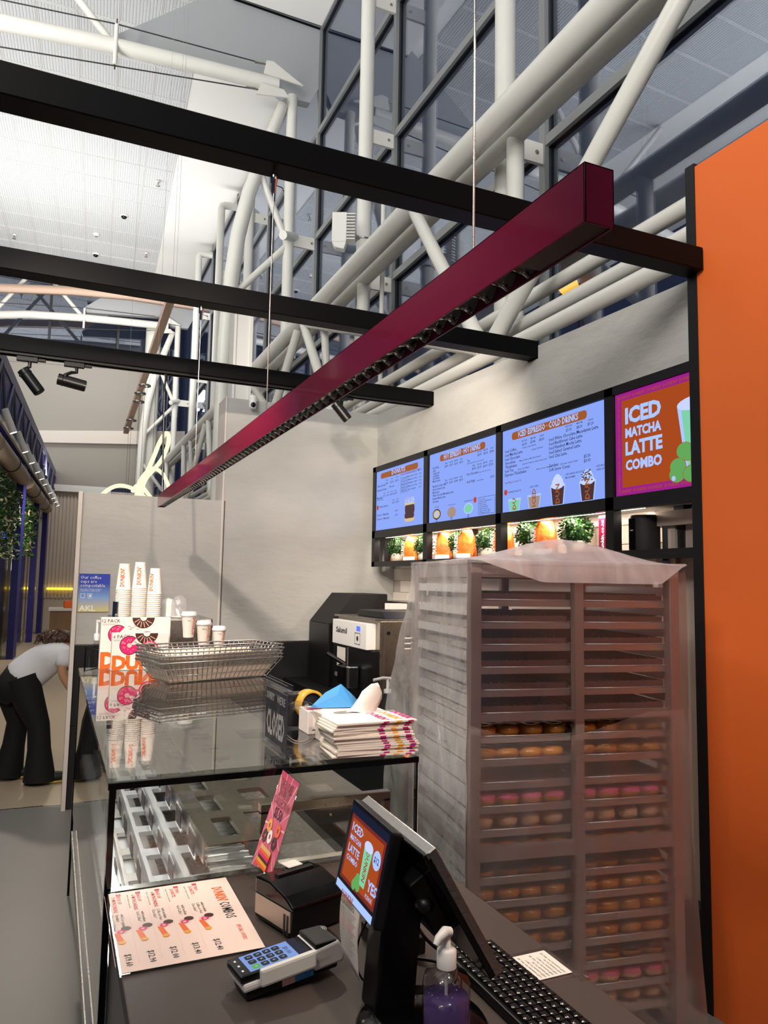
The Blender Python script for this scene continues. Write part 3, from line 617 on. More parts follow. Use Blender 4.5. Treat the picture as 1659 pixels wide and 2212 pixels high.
# screen 1: donuts
s=Scr(5.845,4.955,'blue donuts menu screen, far left of the four menu screens','screen_blue')
s.pill('DONUTS',.09,.80,.022,.070,.055,.26)
T=lambda t,u,v,*k,**w:s.txt(t,u,v-(.058 if v<.3 else .065),*k,**w)
T('DONUT AND MUNCHKIN COMBOS',.49,.150,.026,'screen_plum',fit=.37)
for i,(a,b) in enumerate((('SINGLE','$4.30'),('6 PACK','$20.30'),('12 PACK','$35.30'))): T(a,.22+.10*i,.155,.014,al='C'); T(b,.22+.10*i,.185,.024,al='C')
T('ANY 6 OR 12 MIX AND MATCH',.36,.128,.013,al='C')
T('Classic Donuts',.02,.195,.028); T('+40c each',.27,.222,.024,al='L'); T('Premium Donuts',.02,.232,.028)
for i,(a,b) in enumerate((('5 PACK','$5.90'),('10 PACK','$9.90'),('25 PACK','$18.90'),('50 PACK','$27.90'))): T(a,.17+.075*i,.262,.013,al='C'); T(b,.17+.075*i,.287,.022,al='C')
T('Munchkins',.02,.298,.028); T('Donut Hole Treats',.02,.318,.016)
for i,l in enumerate(('Two Donuts with Medium Espresso Coffee','Two Donuts with Medium Iced Coffee','6 Munchkins with Medium Coffee','6 Munchkins with Medium Iced Coffee','10 Munchkins with 2 x Regular')):
    T(l,.49,.176+.026*i,.017,fit=.30-.02*(i==4)); T('Hot or iced drink of your choice',.49,.1865+.026*i,.011); T('$12.40',.86,.176+.026*i,.015,al='R')
T('Deluxe Selection',.075,.382,.026); s.g('badge','screen_red').disc(s.P(.035,.312),UX,UY,.022,16)
for i,(a,b) in enumerate((('SINGLE','$5.50'),('6 PACK','$27.90'))): T(a,.36+.075*i,.343,.013,al='C'); T(b,.36+.075*i,.367,.022,al='C')
T('3 Donuts + 5 Munchkins',.02,.452,.025); T('$18.90',.42,.437,.02,al='C'); T('7 Donuts + 10 Munchkins',.02,.486,.025); T('$36.90',.42,.472,.02,al='C')
g=s.g('donut_picture','screen_cream')
for u,v,a,b in ((.66,.315,'screen_cream','screen_white'),(.665,.375,'screen_brown','screen_brown'),(.66,.435,'screen_cream','screen_brown')):
    g.use(a).rect(s.P(u-.085,v+.035,1),UX,UY,.17,.06,.028); g.use(b).rect(s.P(u-.085,v+.01,2),UX,UY,.17,.045,.02)
for i in range(34): u=.585+random.random()*.15; v=.283+random.random()*.035; g.use('screen_plum').rect(s.P(u,v,3),UX,UY,.008,.004)
s.done()
# screen 2: hot drinks
s=Scr(4.85,3.945,'blue hot espresso and hot drinks menu screen, second from the left','screen_blue')
s.pill('HOT ESPRESSO · HOT DRINKS',.16,.78,.024,.072,.055,.50); T=s.txt
for i,l in enumerate(('Flat White','Latte','Cappuccino','Long Black','Short Black','Matcha Latte')): T(l,.055,.114+.0195*i,.022)
for i,l in enumerate(('Blackforest Cake Latte','Salted Caramel Latte','Mochaccino','White Chocolate Macadamia Latte','Hazelnut Mocha Latte','Chai Latte')): T(l,.055,.25+.0225*i,.022)
def prices(u,v,heads,vals,st=.07):
    for i,(a,b) in enumerate(zip(heads,vals)): T(a,u+st*i,v,.013,al='C'); T(b,u+st*i,v+.024,.022,al='C')
prices(.26,.10,('SMALL','REGULAR','MEDIUM','LARGE'),('$4.90','$5.70','$6.50','$7.20')); prices(.26,.222,('SMALL','REGULAR','MEDIUM','LARGE'),('$5.70','$6.50','$7.40','$8.20'))
T('Tea',.55,.131,.024); T('English Breakfast, Earl Grey, Green, Peppermint',.55,.145,.011); prices(.71,.085,('REGULAR','MEDIUM','LARGE'),('$4.70','$5.20','$5.80'),.075)
T('Hot Chocolate',.55,.222,.024); T('(Original, White Hot Chocolate)',.70,.222,.011); prices(.64,.168,('SMALL','REGULAR','MEDIUM','LARGE'),('$4.90','$5.70','$6.50','$7.20'))
T("Kid's Fluffy",.55,.274,.024); T('(with a Munchkin)',.68,.274,.011); T('$3.50',.89,.272,.02,al='R')
for u,v,c,c2,l in ((.12,.45,'screen_brown','screen_cream','FLAT WHITE'),(.34,.452,'screen_tan','screen_tan','HOT CHOCOLATE'),(.57,.445,'screen_white','screen_mint','HOT MATCHA LATTE')):
    g=s.g('cup_picture#%s'%l,'screen_tan'); g.use(c).disc(s.P(u,v,1),UX,UY,.062,20,sy=.62); g.use(c2).disc(s.P(u,v,2),UX,UY,.05,20,sy=.58); T(l,u,v-.048,.012,al='C'); g.use('screen_text').disc(s.P(u,v+.048,2),UX,UY,.012,12,.008)
s.g('cup_picture#FLAT WHITE','screen_tan').use('screen_white').disc(s.P(.12,.45,3),UX,UY,.02,12); s.g('badge','screen_red').disc(s.P(.655,.395),UX,UY,.02,16)
b=s.g('note_box','screen_text'); u0,u1,v0,v1=.70,.90,.385,.497
for a in ((u0,u1,v0,v0+.002),(u0,u1,v1-.002,v1),(u0,u0+.003,v0,v1),(u1-.003,u1,v0,v1)): b.rect(s.P(a[0],a[3],2),UX,UY,a[1]-a[0],a[3]-a[2])
for i,(l,c) in enumerate((('Syrup Flavours','screen_plum'),('Caramel, Vanilla, Hazelnut 90','screen_text'),('Milk & Non-Dairy','screen_plum'),('Trim, No charge','screen_text'),('Oat, Soy, Almond 90','screen_text'),('Extras: Turbo Shot 90','screen_text'),('Swap to Decaf, No charge','screen_text'),('Add Whipped Cream 90','screen_text'))): T(l,.712,.403+.0125*i,.0125,c)
s.done()
# screen 3: cold drinks
s=Scr(3.865,2.935,'blue iced espresso and cold drinks menu screen, third from the left','screen_blue')
s.pill('ICED ESPRESSO · COLD DRINKS',.10,.80,.024,.072,.05,.56); T=s.txt
prices(.235,.098,('REGULAR','MEDIUM','LARGE'),('$6.50','$7.40','$8.50'),.085); prices(.65,.088,('REGULAR','MEDIUM','LARGE'),('$7.30','$8.20','$9.20'),.09)
for i,(l,q) in enumerate((('Iced Coffee','(Original, Caramel, Mocha)'),('Iced Matcha Latte','(Original, Strawberry)'),('Iced Chocolate',''),('Smoothies','(Mango, Strawberry, Mixed Berry, Banana)'),('Thickshakes','(Chocolate, Strawberry, Vanilla, Caramel, Lime)'),('Iced Tea','(Lemon, Peach, Mango)'),('Espresso Thickshakes','(With a real shot of Espresso)'))):
    T(l,.03,.140+.0245*i,.026); T(q,.03+.0155*len(l)+.012,.140+.0245*i,.0125)
T('Add Whipped Cream +90',.03,.332,.016,'screen_plum')
for i,l in enumerate(('Iced White Chocolate Macadamia Latte','Iced Blackforest Cake Latte','Iced Hazelnut Mocha Latte','Iced Salted Caramel Latte','Iced Chai Latte')): T(l,.475,.140+.0245*i,.026)
T('Sundaes',.475,.288,.026); T('(Chocolate, Caramel, Vanilla)',.575,.288,.0125); T('$5.30',.80,.278,.024,al='C'); T('Soft Serve Cones',.475,.312,.026); T('$3.00',.80,.302,.024,al='C')
for u,v0,v1,c,cl,lab,lv in ((.13,.43,.51,'screen_mint','DU',('ICED MATCHA LATTE',),.392),(.33,.425,.51,'screen_tan','ICED',('ICED COFFEE',),.384),(.55,.395,.51,'screen_brown','DUN',('ICED WHITE CHOCOLATE','MACADAMIA'),.352),(.80,.40,.51,'screen_brown','DUN',('ICED BLACKFOREST','CAKE LATTE'),.340)):
    g=s.g('cup_picture#%g'%u,'screen_mint'); w=.062; g.use('screen_white').poly([s.P(u-w-.006,v0,1),s.P(u-w+.012,v1-.003,1),s.P(u+w-.012,v1-.003,1),s.P(u+w+.006,v0,1)])
    g.use(c).poly([s.P(u-w+.004,v0+.012,2),s.P(u-w+.018,v1-.006,2),s.P(u+w-.018,v1-.006,2),s.P(u+w-.004,v0+.012,2)])
    if c=='screen_brown':
        for i,(r,dv) in enumerate(((.058,.0),(.05,.02),(.038,.036),(.022,.05))): g.use('screen_light' if u<.7 else ('screen_white' if i%2 else 'screen_light')).disc(s.P(u,v0-dv,3+.3*i),UX,UY,r,14,sy=.42)
        if u>.7:
            for i in range(26): g.use('screen_brown').rect(s.P(u-.045+random.random()*.08,v0-.05+random.random()*.055,6),UX,UY,.012,.006)
    g.use('screen_pill').text(cl,s.P(u+.018,v1-.012,4),UY,-UX,.05,.03)
    for i,l in enumerate(lab): T(l,(u+.07) if len(lab)>1 else u,lv+.018*i-(.0 if len(lab)==1 else .0),.014,al='L' if len(lab)>1 else 'C')
s.g('badge','screen_red').disc(s.P(.035,.385),UX,UY,.018,16)
s.done()
# screen 4: orange poster
s=Scr(2.85,1.95,'orange iced matcha latte combo screen with purple border, far right beside the orange panel','screen_purple')
s.g('poster','screen_orange').rect(s.P(.045,s.h-.038,1),UX,UY,s.w-.09,s.h-.076); T=s.txt
for i in range(9): T("DUNKIN'",.02+.099*i,.030,.022,'screen_orange',bold=.02); T("DUNKIN'",.02+.099*i,s.h-.012,.022,'screen_orange',bold=.02)
for i in range(7): s.g('lettering','screen_orange').text("DUNKIN'",s.P(.031,s.h-.03-.066*i,2),UY,-UX,.017,.02)
for l,v,sz,f in (('ICED',.155,.105,.235),('MATCHA',.225,.062,.235),('LATTE',.31,.087,.24),('COMBO',.385,.066,.235)):
    s.g('title','screen_white').text(l,s.P(.07,v,2),UX,UY,sz,.045,'L',f,res=2)
g=s.g('drink_picture','screen_mint'); g.use('screen_white').poly([s.P(.40,.14,1.5),s.P(.445,.43,1.5),s.P(.585,.43,1.5),s.P(.63,.14,1.5)]); g.use('screen_mint').poly([s.P(.425,.165,2),s.P(.46,.43,2),s.P(.575,.43,2),s.P(.61,.165,2)]); g.use('screen_light').disc(s.P(.515,.14,2.2),UX,UY,.115,20,sy=.28)
for u,v in ((.46,.355),(.40,.41),(.44,.345),(.395,.445),(.475,.45),(.52,.40)): g=s.g('treat_picture#%g'%(u+v),'screen_green'); g.use('screen_pill').disc(s.P(u,v,2.9+u*2),UX,UY,.0485,18,sy=.8); g.use('screen_green').disc(s.P(u,v,3.0+u*2),UX,UY,.0455,18,sy=.8)
g=s.g('treat_picture#%g'%(.395+.445),'screen_green'); g.use('screen_white').disc(s.P(.375,.462,5),UX,UY,.012,10)
s.done()
# ---------------------------------------------------------------- things on the display shelf
ZS_=1.8685
def bag(y,label,first=[None],h=.205,rz=0):
    if first[0]: return dup(first[0],V((2.605,y,ZS_)),label,rz)
    t=thing('coffee_bag',label,'bag',(2.63,y,ZS_),rz,'orange coffee bags on the display shelf'); first[0]=t
    m=MB('bag_orange'); L=[(.064,.036,0),(.070,.042,.03),(.070,.040,.07),(.067,.040,.11),(.063,.028,.15),(.050,.012,.185),(.042,.004,.205)]; vs=[];fs=[]
    for i,(a,b,z) in enumerate(L):
        for k in range(16):
            g=2*math.pi*k/16; ca,sa=math.cos(g),math.sin(g); q=lambda v:math.copysign(abs(v)**.55,v)
            vs.append((2.63-b*q(sa)+random.uniform(-.003,.003),y+a*q(ca)+random.uniform(-.003,.003),ZS_+z+random.uniform(-.002,.002)))
    for i in range(len(L)-1):
        for k in range(16): fs.append((i*16+k,i*16+(k+1)%16,(i+1)*16+(k+1)%16,(i+1)*16+k))
    m.add(vs,fs,False); m.add([vs[k] for k in range(16)],[tuple(range(16))],False); m.build('pouch',t)
    MB('print_white').text("DUNKIN'",(2.63-.0435,y+.045,ZS_+.045),UY,-UX,.042,.03,fit=.125).build('lettering',t)
    MB('print_white').box(2.63-.044,2.63-.039,y-.055,y+.055,ZS_+.004,ZS_+.038).build('label_band',t)
    MB('print_orange').box(2.627,2.633,y-.022,y+.022,ZS_+.2,ZS_+.225).build('hang_tab',t)
    return t
bag(5.38,'orange coffee bag farthest left on the shelf, between the two leftmost plants',rz=.55)
bag(4.79,'orange coffee bag standing alone left of the third plant from the left',rz=.75)
bag(4.465,'orange coffee bag tilted in front of the third plant from the left',rz=.5)
bag(4.0,'orange coffee bag half hidden behind the black frame post',rz=.6)
bag(3.56,'large orange coffee bag between the two rightmost plants',rz=.62)
def plant(y,label,first=[None],sc=1):
    if first[0]:
        d=dup(first[0],V((2.645,y,ZS_)),label,random.uniform(0,6)); d.scale=(sc,sc,sc); return d
    t=thing('potted_topiary',label,'plant',(2.61,y,ZS_),0,'round topiary plants on the display shelf'); first[0]=t
    MB('pot').lathe([(.0,0),(.045,0),(.052,.07),(.048,.07),(.046,.06),(0,.06)],(2.61,y,ZS_),18).build('pot',t)
    MB('stem').cyl((2.61,y,ZS_+.05),(2.61,y,ZS_+.1),.008,8).build('stem',t)
    f=MB('leaf'); c=V((2.61,y,ZS_+.12)); f.ball(c,.066,10)
    for i in range(720):
        d=V((random.gauss(0,1),random.gauss(0,1),random.gauss(0,1))).normalized(); p=c+d*random.uniform(.062,.083); a=(d+V((random.gauss(0,.6),random.gauss(0,.6),random.gauss(0,.6)))).normalized()*.014; b=a.cross(d).normalized()*.0055 if a.cross(d).length>1e-4 else V((.005,0,0))
        f.use('leaf_light' if random.random()<.35 else 'leaf').add([p-a*.3,p+b+a*.3,p+a*1.1,p-b+a*.3],[(0,1,2,3)],False)
    f.build('foliage',t)['kind']='stuff'
    return t
plant(5.62,'round topiary plant in a pale pot, first from the left, before the donut box')
plant(5.19,'round topiary plant in a pale pot, second from the left, by the first frame post')
plant(4.63,'round topiary plant in a pale pot, third from the left, between two orange bags')
plant(4.25,'round topiary plant in a pale pot, fourth from the left, near the frame post')
plant(3.765,'round topiary plant in a pale pot, fifth from the left, above the wrapped rack',sc=1.12)
plant(3.33,'round topiary plant in a pale pot, farthest right on the shelf',sc=1.12)
t=thing('donut_box','white donut box with pink donut print standing at the left end of the shelf','box',(2.70,5.73,ZS_))
MB('box_white').box(2.66,2.76,5.55,5.86,ZS_,ZS_+.165).build('carton',t,bevel=.002,seg=1)
D=V((2.6585,0,0)); m=MB('print_pink'); m.disc(V((2.659,5.80,ZS_+.115)),UX,UY,.026,18,.009); m.use('print_brown').disc(V((2.6588,5.80,ZS_+.115)),UX,UY,.029,18,.006); m.disc(V((2.659,5.74,ZS_+.165)),UX,UY,.03,12,.0,math.pi,2*math.pi); m.use('print_pink').disc(V((2.659,5.70,ZS_+.1)),UX,UY,.026,16,.019); m.use('print_orange').text("DUNKIN'",(2.6585,5.855,ZS_+.006),UX,UY,.062,.06,fit=.27); m.build('print',t)
t=thing('standing_card','magenta web address card standing beside the black frame post','sign',(2.64,3.07,ZS_))
MB('magenta').box(2.635,2.65,3.02,3.13,ZS_,ZS_+.205).build('card',t); m=MB('print_white').text('dunkin.co.nz',(2.634,3.09,ZS_+.01),UY,-UX,.034,.02,fit=.17); m.text('dunkinnewzealand',(2.634,3.05,ZS_+.03),UY,-UX,.014,fit=.12); m.build('lettering',t)
t=thing('smart_speaker','dark cylindrical speaker with a slim front slot on the shelf','speaker',(2.63,2.79,ZS_))
MB('soft_dark').lathe([(0,0),(.07,0),(.073,.01),(.073,.165),(.068,.178),(0,.18)],(2.63,2.79,ZS_),28).build('body',t); MB('black_gloss').box(2.553,2.57,2.775,2.815,ZS_+.01,ZS_+.16).build('front_slot',t); MB('print_grey').box(2.5525,2.554,2.785,2.805,ZS_+.10,ZS_+.106).build('badge',t)
# ================================================================ DISPLAY CASE AND COUNTER
dc=thing('display_case','glass donut display case with stainless stepped trays beside the counter','display case',(.59,3.2,0))
MB('counter_side').box(.215,1.005,2.05,4.45,0,.70).build('base_cabinet',dc)
MB('counter_side').box(.15,.215,2.1,4.07,.40,.45).build('bumper_rail',dc); MB('steel').box(.146,.15,2.1,4.07,.40,.452).build('bumper_edge',dc)
MB('steel').box(.18,1.0,2.05,4.44,.70,.712).build('floor_plate',dc)
MB('black_gloss').box(.155,.171,2.02,2.036,0,1.176).build('post',dc); MB('black_gloss').box(1.012,1.017,2.02,2.034,.92,1.176).build('post',dc); MB('white_steel').box(1.0185,1.0195,2.02,2.034,.92,1.17).build('glass_edge',dc)
MB('black_gloss').box(.155,.167,4.45,4.462,.0,1.18).build('post',dc); MB('black_gloss').box(1.005,1.017,4.45,4.462,.0,1.18).build('post',dc)
MB('black_gloss').box(.152,1.019,2.016,2.034,1.170,1.186).build('front_edge',dc); MB('black_gloss').box(.152,.160,2.03,4.465,1.176,1.186).build('side_edge',dc)
MB('top_glass').box(.15,1.02,2.018,4.47,1.187,1.199).build('top_pane',dc,bevel=.001,seg=1)
MB('chrome').box(.1545,.1555,2.015,2.0175,.55,1.17).build('post_highlight_strip',dc)
MB('case_glass').box(.17,1.003,2.024,2.030,.921,1.170).build('front_pane',dc)
MB('case_glass').box(.158,.163,2.036,4.45,.45,1.176).build('side_pane',dc)
MB('steel').box(.165,1.005,2.012,2.04,.9205,.926).build('pane_channel',dc)
def plate(name,x0,x1,y0,y1,z,holes,m='steel',th=.004):
    'sheet with rectangular cut-outs: built as a grid of strips'
    xs=sorted({x0,x1}|{h[0] for h in holes}|{h[1] for h in holes}); ys=sorted({y0,y1}|{h[2] for h in holes}|{h[3] for h in holes}); mb=MB(m)
    for a,b in zip(xs,xs[1:]):
        for c,d in zip(ys,ys[1:]):
            cx,cy=(a+b)/2,(c+d)/2
            if any(h[0]<cx<h[1] and h[2]<cy<h[3] for h in holes): continue
            mb.box(a,b,c,d,z-th,z)
    for h in holes:
        for cx,sx in ((h[0],1),(h[1],-1)):
            for cy,sy in ((h[2],1),(h[3],-1)): mb.prism([(cx,cy,z-th),(cx+sx*.013,cy,z-th),(cx+sx*.004,cy+sy*.004,z-th),(cx,cy+sy*.013,z-th)],(0,0,th))
    # turned-down lips round every cut-out
    for h in holes:
        mb.box(h[0],h[0]+.0015,h[2],h[3],z-.014,z); mb.box(h[1]-.0015,h[1],h[2],h[3],z-.014,z); mb.box(h[0],h[1],h[2],h[2]+.0015,z-.014,z); mb.box(h[0],h[1],h[3]-.0015,h[3],z-.014,z)
    return mb.build(name,dc)
HY=[2.09+.235*k for k in range(10)]
plate('upper_tray',.40,.56,2.035,4.42,1.0,[(.455,.515,y,y+.17) for y in HY],'steel_warm')
plate('rear_deck',.56,.985,2.28,4.42,1.0,[(.595,.68,y+.08,y+.21) for y in HY[1:-1]]+[(.80,.93,2.75,2.95),(.80,.93,3.3,3.5)],'steel_warm')
plate('second_tray',.355,.56,2.035,4.42,.91,[(.376,.44,y,y+.175) for y in HY],'alu_bright')
plate('third_tray',.297,.42,2.035,4.42,.83,[(.310,.362,y+.01,y+.185) for y in HY],'alu_bright')
plate('fourth_tray',.25,.36,2.035,4.42,.76,[(.260,.300,y+.01,y+.185) for y in HY],'alu')
MB('alu_bright').box(.19,.30,2.035,4.42,.735,.739).build('lowest_tray',dc)
for x,z,m in ((.398,1.0,'steel_warm'),(.353,.91,'alu_bright'),(.295,.83,'alu_bright'),(.248,.76,'alu')):
    MB(m).box(x,x+.003,2.035,4.42,z-.045,z+.012).build('tray_front_lip',dc)
m=MB('alu_bright')
for k in range(46): m.cyl((.43,2.05+.05*k,.912),(.56,2.05+.05*k,.912),.006,6)
m.build('ridged_sheet',dc)
tg0=None
for x,z in ((.392,.972),(.347,.885),(.289,.805),(.242,.735)):
    for k in range(10):
        y=2.1+.235*k+(.05 if z<.9 else 0)
        if tg0 is None:
            a=MB('clear_plastic').box(x-.004,x-.001,y,y+.11,z-.03,z+.04); tg0=a.build('tag_holder',dc); tgm=MB('tint_dark'); tgm.box(x-.006,x-.0045,y+.008,y+.102,z-.02,z+.03); tgm.use('print_brown').box(x-.0065,x-.006,y+.02,y+.06,z+.0,z+.006); tgm.build('price_card',tg0); tx,ty2,tz2=x,y,z
        else:
            o=inst(tg0,dc,(x-tx,y-ty2,z-tz2)); c=tg0.children[0].copy(); COL.objects.link(c); c.parent=o
# stainless rear door frame inside the case
m=MB('steel_warm'); m.box(.585,1.0,2.17,2.2,1.02,1.05).box(.585,.612,2.17,2.2,.925,1.03).box(.975,1.0,2.17,2.2,.925,1.03); m.build('inner_frame',dc,bevel=.002,seg=1)
MB('clear_plastic').box(.612,.975,2.183,2.187,.925,1.02).build('inner_frame_pane',dc)
MB('steel').cyl((.80,2.168,1.0),(.80,2.166,1.0),.004,8).build('screw',dc)
MB('paper').box(.66,.95,2.06,2.24,.86,.862).build('paper_sheet',dc)
m=MB('steel'); m.tube([(.86,2.78,1.0),(.86,2.78,1.05),(.86,2.92,1.05),(.86,2.92,1.0)],.005,8); m.tube([(.90,2.78,1.0),(.90,2.78,1.05),(.90,2.92,1.05),(.90,2.92,1.0)],.005,8); m.build('wire_handle',dc)
lamp('case_led','AREA',(.22,2.9,1.155),5.5,(1,.96,.92),(.36,2.9,.8),1.7,.03)
ct=thing('service_counter','dark brown service counter in the foreground holding the till','counter',(.59,1.3,0))
MB('counter').box(.163,1.015,.7,2.022,.885,.92).build('worktop',ct,bevel=.003)
MB('counter_side').box(.172,1.0,.74,2.0,0,.885).build('front_panel',ct)
rd=MB('black_plastic').box(.166,.172,.76,.77,.1,.88).build('ridge',ct)
for k in range(1,28): inst(rd,ct,(0,.025*k,0))
# ---------------------------------------------------------------- things on top of the case
ZT=1.1995
def donut2d(m,c,R,icing,d=0,bite=True,spr=None):
    ux,uy,n=X_,Z_,V((0,-1,0)); c=V(c)
    a0,a1=(.9,2*math.pi+.1) if bite else (0,2*math.pi)
    m.use('print_brown').disc(c+n*.0003,ux,uy,R*1.08,26,R*.2,a0-.05,a1+.05); m.use(icing).disc(c+n*.0006,ux,uy,R,26,R*.3,a0,a1); m.use('print_pale').disc(c+n*.0007,ux,uy,R*.27,14)
    for i in range(16):
        g=a0+(a1-a0)*random.random(); q=R*random.uniform(.42,.85); p=c+n*.0009+ux*q*math.cos(g)+uy*q*math.sin(g); e=random.random()*3.14
        m.use(spr or 'print_pale').rect(p,ux*math.cos(e)+uy*math.sin(e),uy*math.cos(e)-ux*math.sin(e),R*.16,R*.05)
def donutbox(name,label,x0,x1,y,z1,pack,txt,dx):
    t=thing(name,label,'box',((x0+x1)/2,y+.03,ZT)); w=x1-x0
    MB('box_white').box(x0,x1,y,y+.07,ZT,z1).build('carton',t,bevel=.002,seg=1)
    f=y-.0006; h=z1-ZT; m=MB('print_pink')
    donut2d(m,(x0+w*.27+dx,f,ZT+h*.67),.048,'print_pink'); cx=x0+w*.60; m.use('print_brown').disc((cx,f,z1-.001),X_,Z_,.06,24,.018,math.pi,2*math.pi)
    for i in range(6): g=math.pi*(1.12+.13*i); m.use('print_pale').bar((cx+.024*math.cos(g),f-.0004,z1-.001+.024*math.sin(g)),(cx+.055*math.cos(g+.12),f-.0004,z1-.001+.055*math.sin(g+.12)),.0035,.0004,(0,1,0))
    c=V((x0+w*.66,f-.0004,ZT+h*.55)); m.use('print_pink').disc(c,X_,Z_,.048,24); m.use('print_pale').disc(c+V((0,-.0004,0)),X_,Z_,.040,22); m.use('print_brown').disc(c+V((0,-.0008,0)),X_,Z_,.035,20); m.use('print_pink').rect(c+V((-.075,0,-.006)),X_,Z_,.03,.012)
    m.use('print_orange').text(txt,(x0+.004,f,ZT+.006),X_,Z_,.115 if w>.33 else .10,.055,fit=None,sp=.95,res=2)
    for i in range(6): m.use('print_pink' if i%2 else 'print_black').rect((x0+w*(.38+.02*i)+.01*math.sin(i*9),f,z1-.05-.008*(i%3)),X_,Z_,.014,.0025)
    m.use('print_black').text(pack,(x0+.006,f,z1-.027),X_,Z_,.026,.004); m.rect((x0+.008,f,z1-.036),X_,Z_,.085,.0012); m.rect((x0+.008,f,z1-.041),X_,Z_,.07,.001); m.build('print',t); return t
donutbox('donut_box','large white donut box marked 12 pack standing at the back edge of the case',.25,.622,4.385,1.478,'12 PACK',"DUNKIN'",-.01)
donutbox('donut_box','smaller white donut box marked 6 pack standing before the 12 pack box',.305,.603,4.29,1.398,'6 PACK',"DUNKIN'",.01)
def conemap(c,r0,r1,z0,h,a,flip=1,up=1):
    'u runs along the cup, v across it'
    def fn(u,v):
        z=z0+u; k=(u)/h; r=(r0+(r1-r0)*k)+.0006; g=a+flip*v/r
        return V(c)+V((r*math.sin(g),-r*math.cos(g),z))
    return fn
# espresso machine and towers of cups
em_=thing('espresso_machine','stainless coffee machine behind the donut boxes under the cup towers','machine',(.61,4.85,.93))
MB('steel').box(.33,.9,4.58,5.12,1.20,1.462).build('body',em_,bevel=.012); MB('steel').box(.36,.87,4.8,5.1,.93,1.20).build('back_body',em_); MB('black_plastic').box(.33,.9,4.56,5.1,.93,1.0).build('drip_tray',em_)
for x in (.5,.72): MB('chrome').cyl((x,4.66,1.2),(x,4.66,1.15),.035,16).build('group_head',em_); MB('black_plastic').cyl((x,4.66,1.16),(x,4.5,1.15),.014,10).build('handle',em_)
MB('chrome').tube([(.36,4.6,1.2),(.35,4.56,1.12),(.36,4.55,1.0)],.006,8).build('steam_wand',em_); MB('chrome').cyl((.34,4.6,1.463),(.34,4.6,1.56),.02,12).build('steam_knob',em_)
PC=None; NTH=['lowest']+[q+' from the bottom' for q in 'second third fourth fifth sixth seventh eighth ninth tenth eleventh twelfth thirteenth fourteenth fifteenth sixteenth'.split()]
def towers(x,y,z0,n,label,text,toplabel,grp):
    global PC
    for i in range(n):
        z=z0+i*.0115; lb='white upturned paper cup, %s, in the %s cup tower'%(NTH[i],label)
        if PC is None:
            PC=thing('paper_cup','x','cup',(x,y,z)); m=MB('cup_white').lathe([(.0405,0),(.043,.002),(.0425,.007),(.0405,.0075),(.0290,.150),(.0285,.156),(.026,.156),(.026,.152),(0,.152)],(x,y,z),28); m.build('wall',PC); o=PC
            o['label']=lb; o['group']=grp
        else: o=dup(PC,V((x,y,z)),lb if i<n-1 else toplabel,group=grp)
        if i==n-1 and n>1:
            o['label']=toplabel
            m=MB('print_orange'); m.text("DUNKIN'" ,(0,0,0),X_,Z_,.034,.03,fn=conemap((x,y,z),.0405,.029,.022,.15,text-.35,-1),fit=.105); m.use('print_black')
            for k in range(4): m.rect((x-.02+.1*0,y-.0388,z+.04+.02*k),X_,Z_,.006,.001)
            m.build('lettering',o)
towers(.376,4.62,1.4635,15,'left',.35,'topmost printed paper cup of the left cup tower','cups nested in the left tower')
towers(.466,4.63,1.4635,16,'middle',.45,'topmost printed paper cup of the tall middle cup tower','cups nested in the middle tower')
towers(.553,4.62,1.4635,13,'right',-.05,'topmost printed paper cup of the right cup tower, the lowest tower','cups nested in the right tower')
# dome lids
for i,(x,z,l) in enumerate(((.655,1.4635,'stack of white dome lids on the coffee machine right of the cup towers'),(.715,1.4635,'single tall dome lid in front of the paler lids on the coffee machine'))):
    t=thing('cup_dome',l,'lid',(x,4.70,z))
    MB('dome' if i else 'white_plastic').lathe([(.052,0),(.054,.005),(.05,.01),(.05,.05+.02*i),(.045,.08+.02*i),(.03,.105+.02*i),(0,.115+.02*i)],(x,4.70+.06*(1-i),z),24).build('dome',t); MB('white_plastic').torus((x,4.70+.06*(1-i),z+.004),.052,.003,24,6).build('rim',t)
# lidded sample cups standing on clear cups
def sample(x,y,z,r,h,label,txt,hc,lc):
    c=thing('clear_cup',lc,'cup',(x,y,ZT)); MB('clear_plastic').lathe([(r*.78,0),(r*.80,.003),(r*1.02,z-ZT-.004),(r*1.1,z-ZT-.002),(r*1.1,z-ZT),(0,z-ZT)],(x,y,ZT),24).build('wall',c)
    MB('print_orange').text(txt,(0,0,0),X_,Z_,.03,.03,fn=conemap((x,y,ZT),r*.8,r,.01,z-ZT,.35,-1)).build('lettering',c)
    t=thing('lidded_cup',label,'cup',(x,y,z)); MB('cup_white').lathe([(0,0),(r*.68,0),(r*.69,.003),(r*.97,h-.018),(r*1.0,h-.014)],(x,y,z),24).build('wall',t)
    MB('white_plastic').lathe([(r*1.0,h-.02),(r*1.08,h-.018),(r*1.08,h-.006),(r*.98,h-.004),(r*.95,h+.006),(r*.86,h+.008),(r*.84,h+.001),(0,h+.001)],(x,y,z),24).build('lid',t)
    m=MB('print_orange').text("DUNKIN'",(0,0,0),X_,Z_,.034,.03,fn=lambda u,v:(lambda zz,rr:V((x+rr*math.sin(.42+v/rr),y-rr*math.cos(.42+v/rr),z+zz)))(h*.82-u,r*(.69+.28*(h*.82-u)/(h-.018))+.0008),fit=h*.72); m.use('print_black').text(hc,(0,0,0),X_,Z_,.009,.01,fn=lambda u,v:(lambda q:V((x,y,z))+V((q*math.sin(-.35+u/q),-q*math.cos(-.35+u/q),h*.68+v)))(r*.92)); m.build('lettering',t)
sample(.719,4.36,1.366,.042,.138,'tallest white lidded coffee cup of the three sample cups','DUN','Large','clear cup under the tallest lidded sample cup')
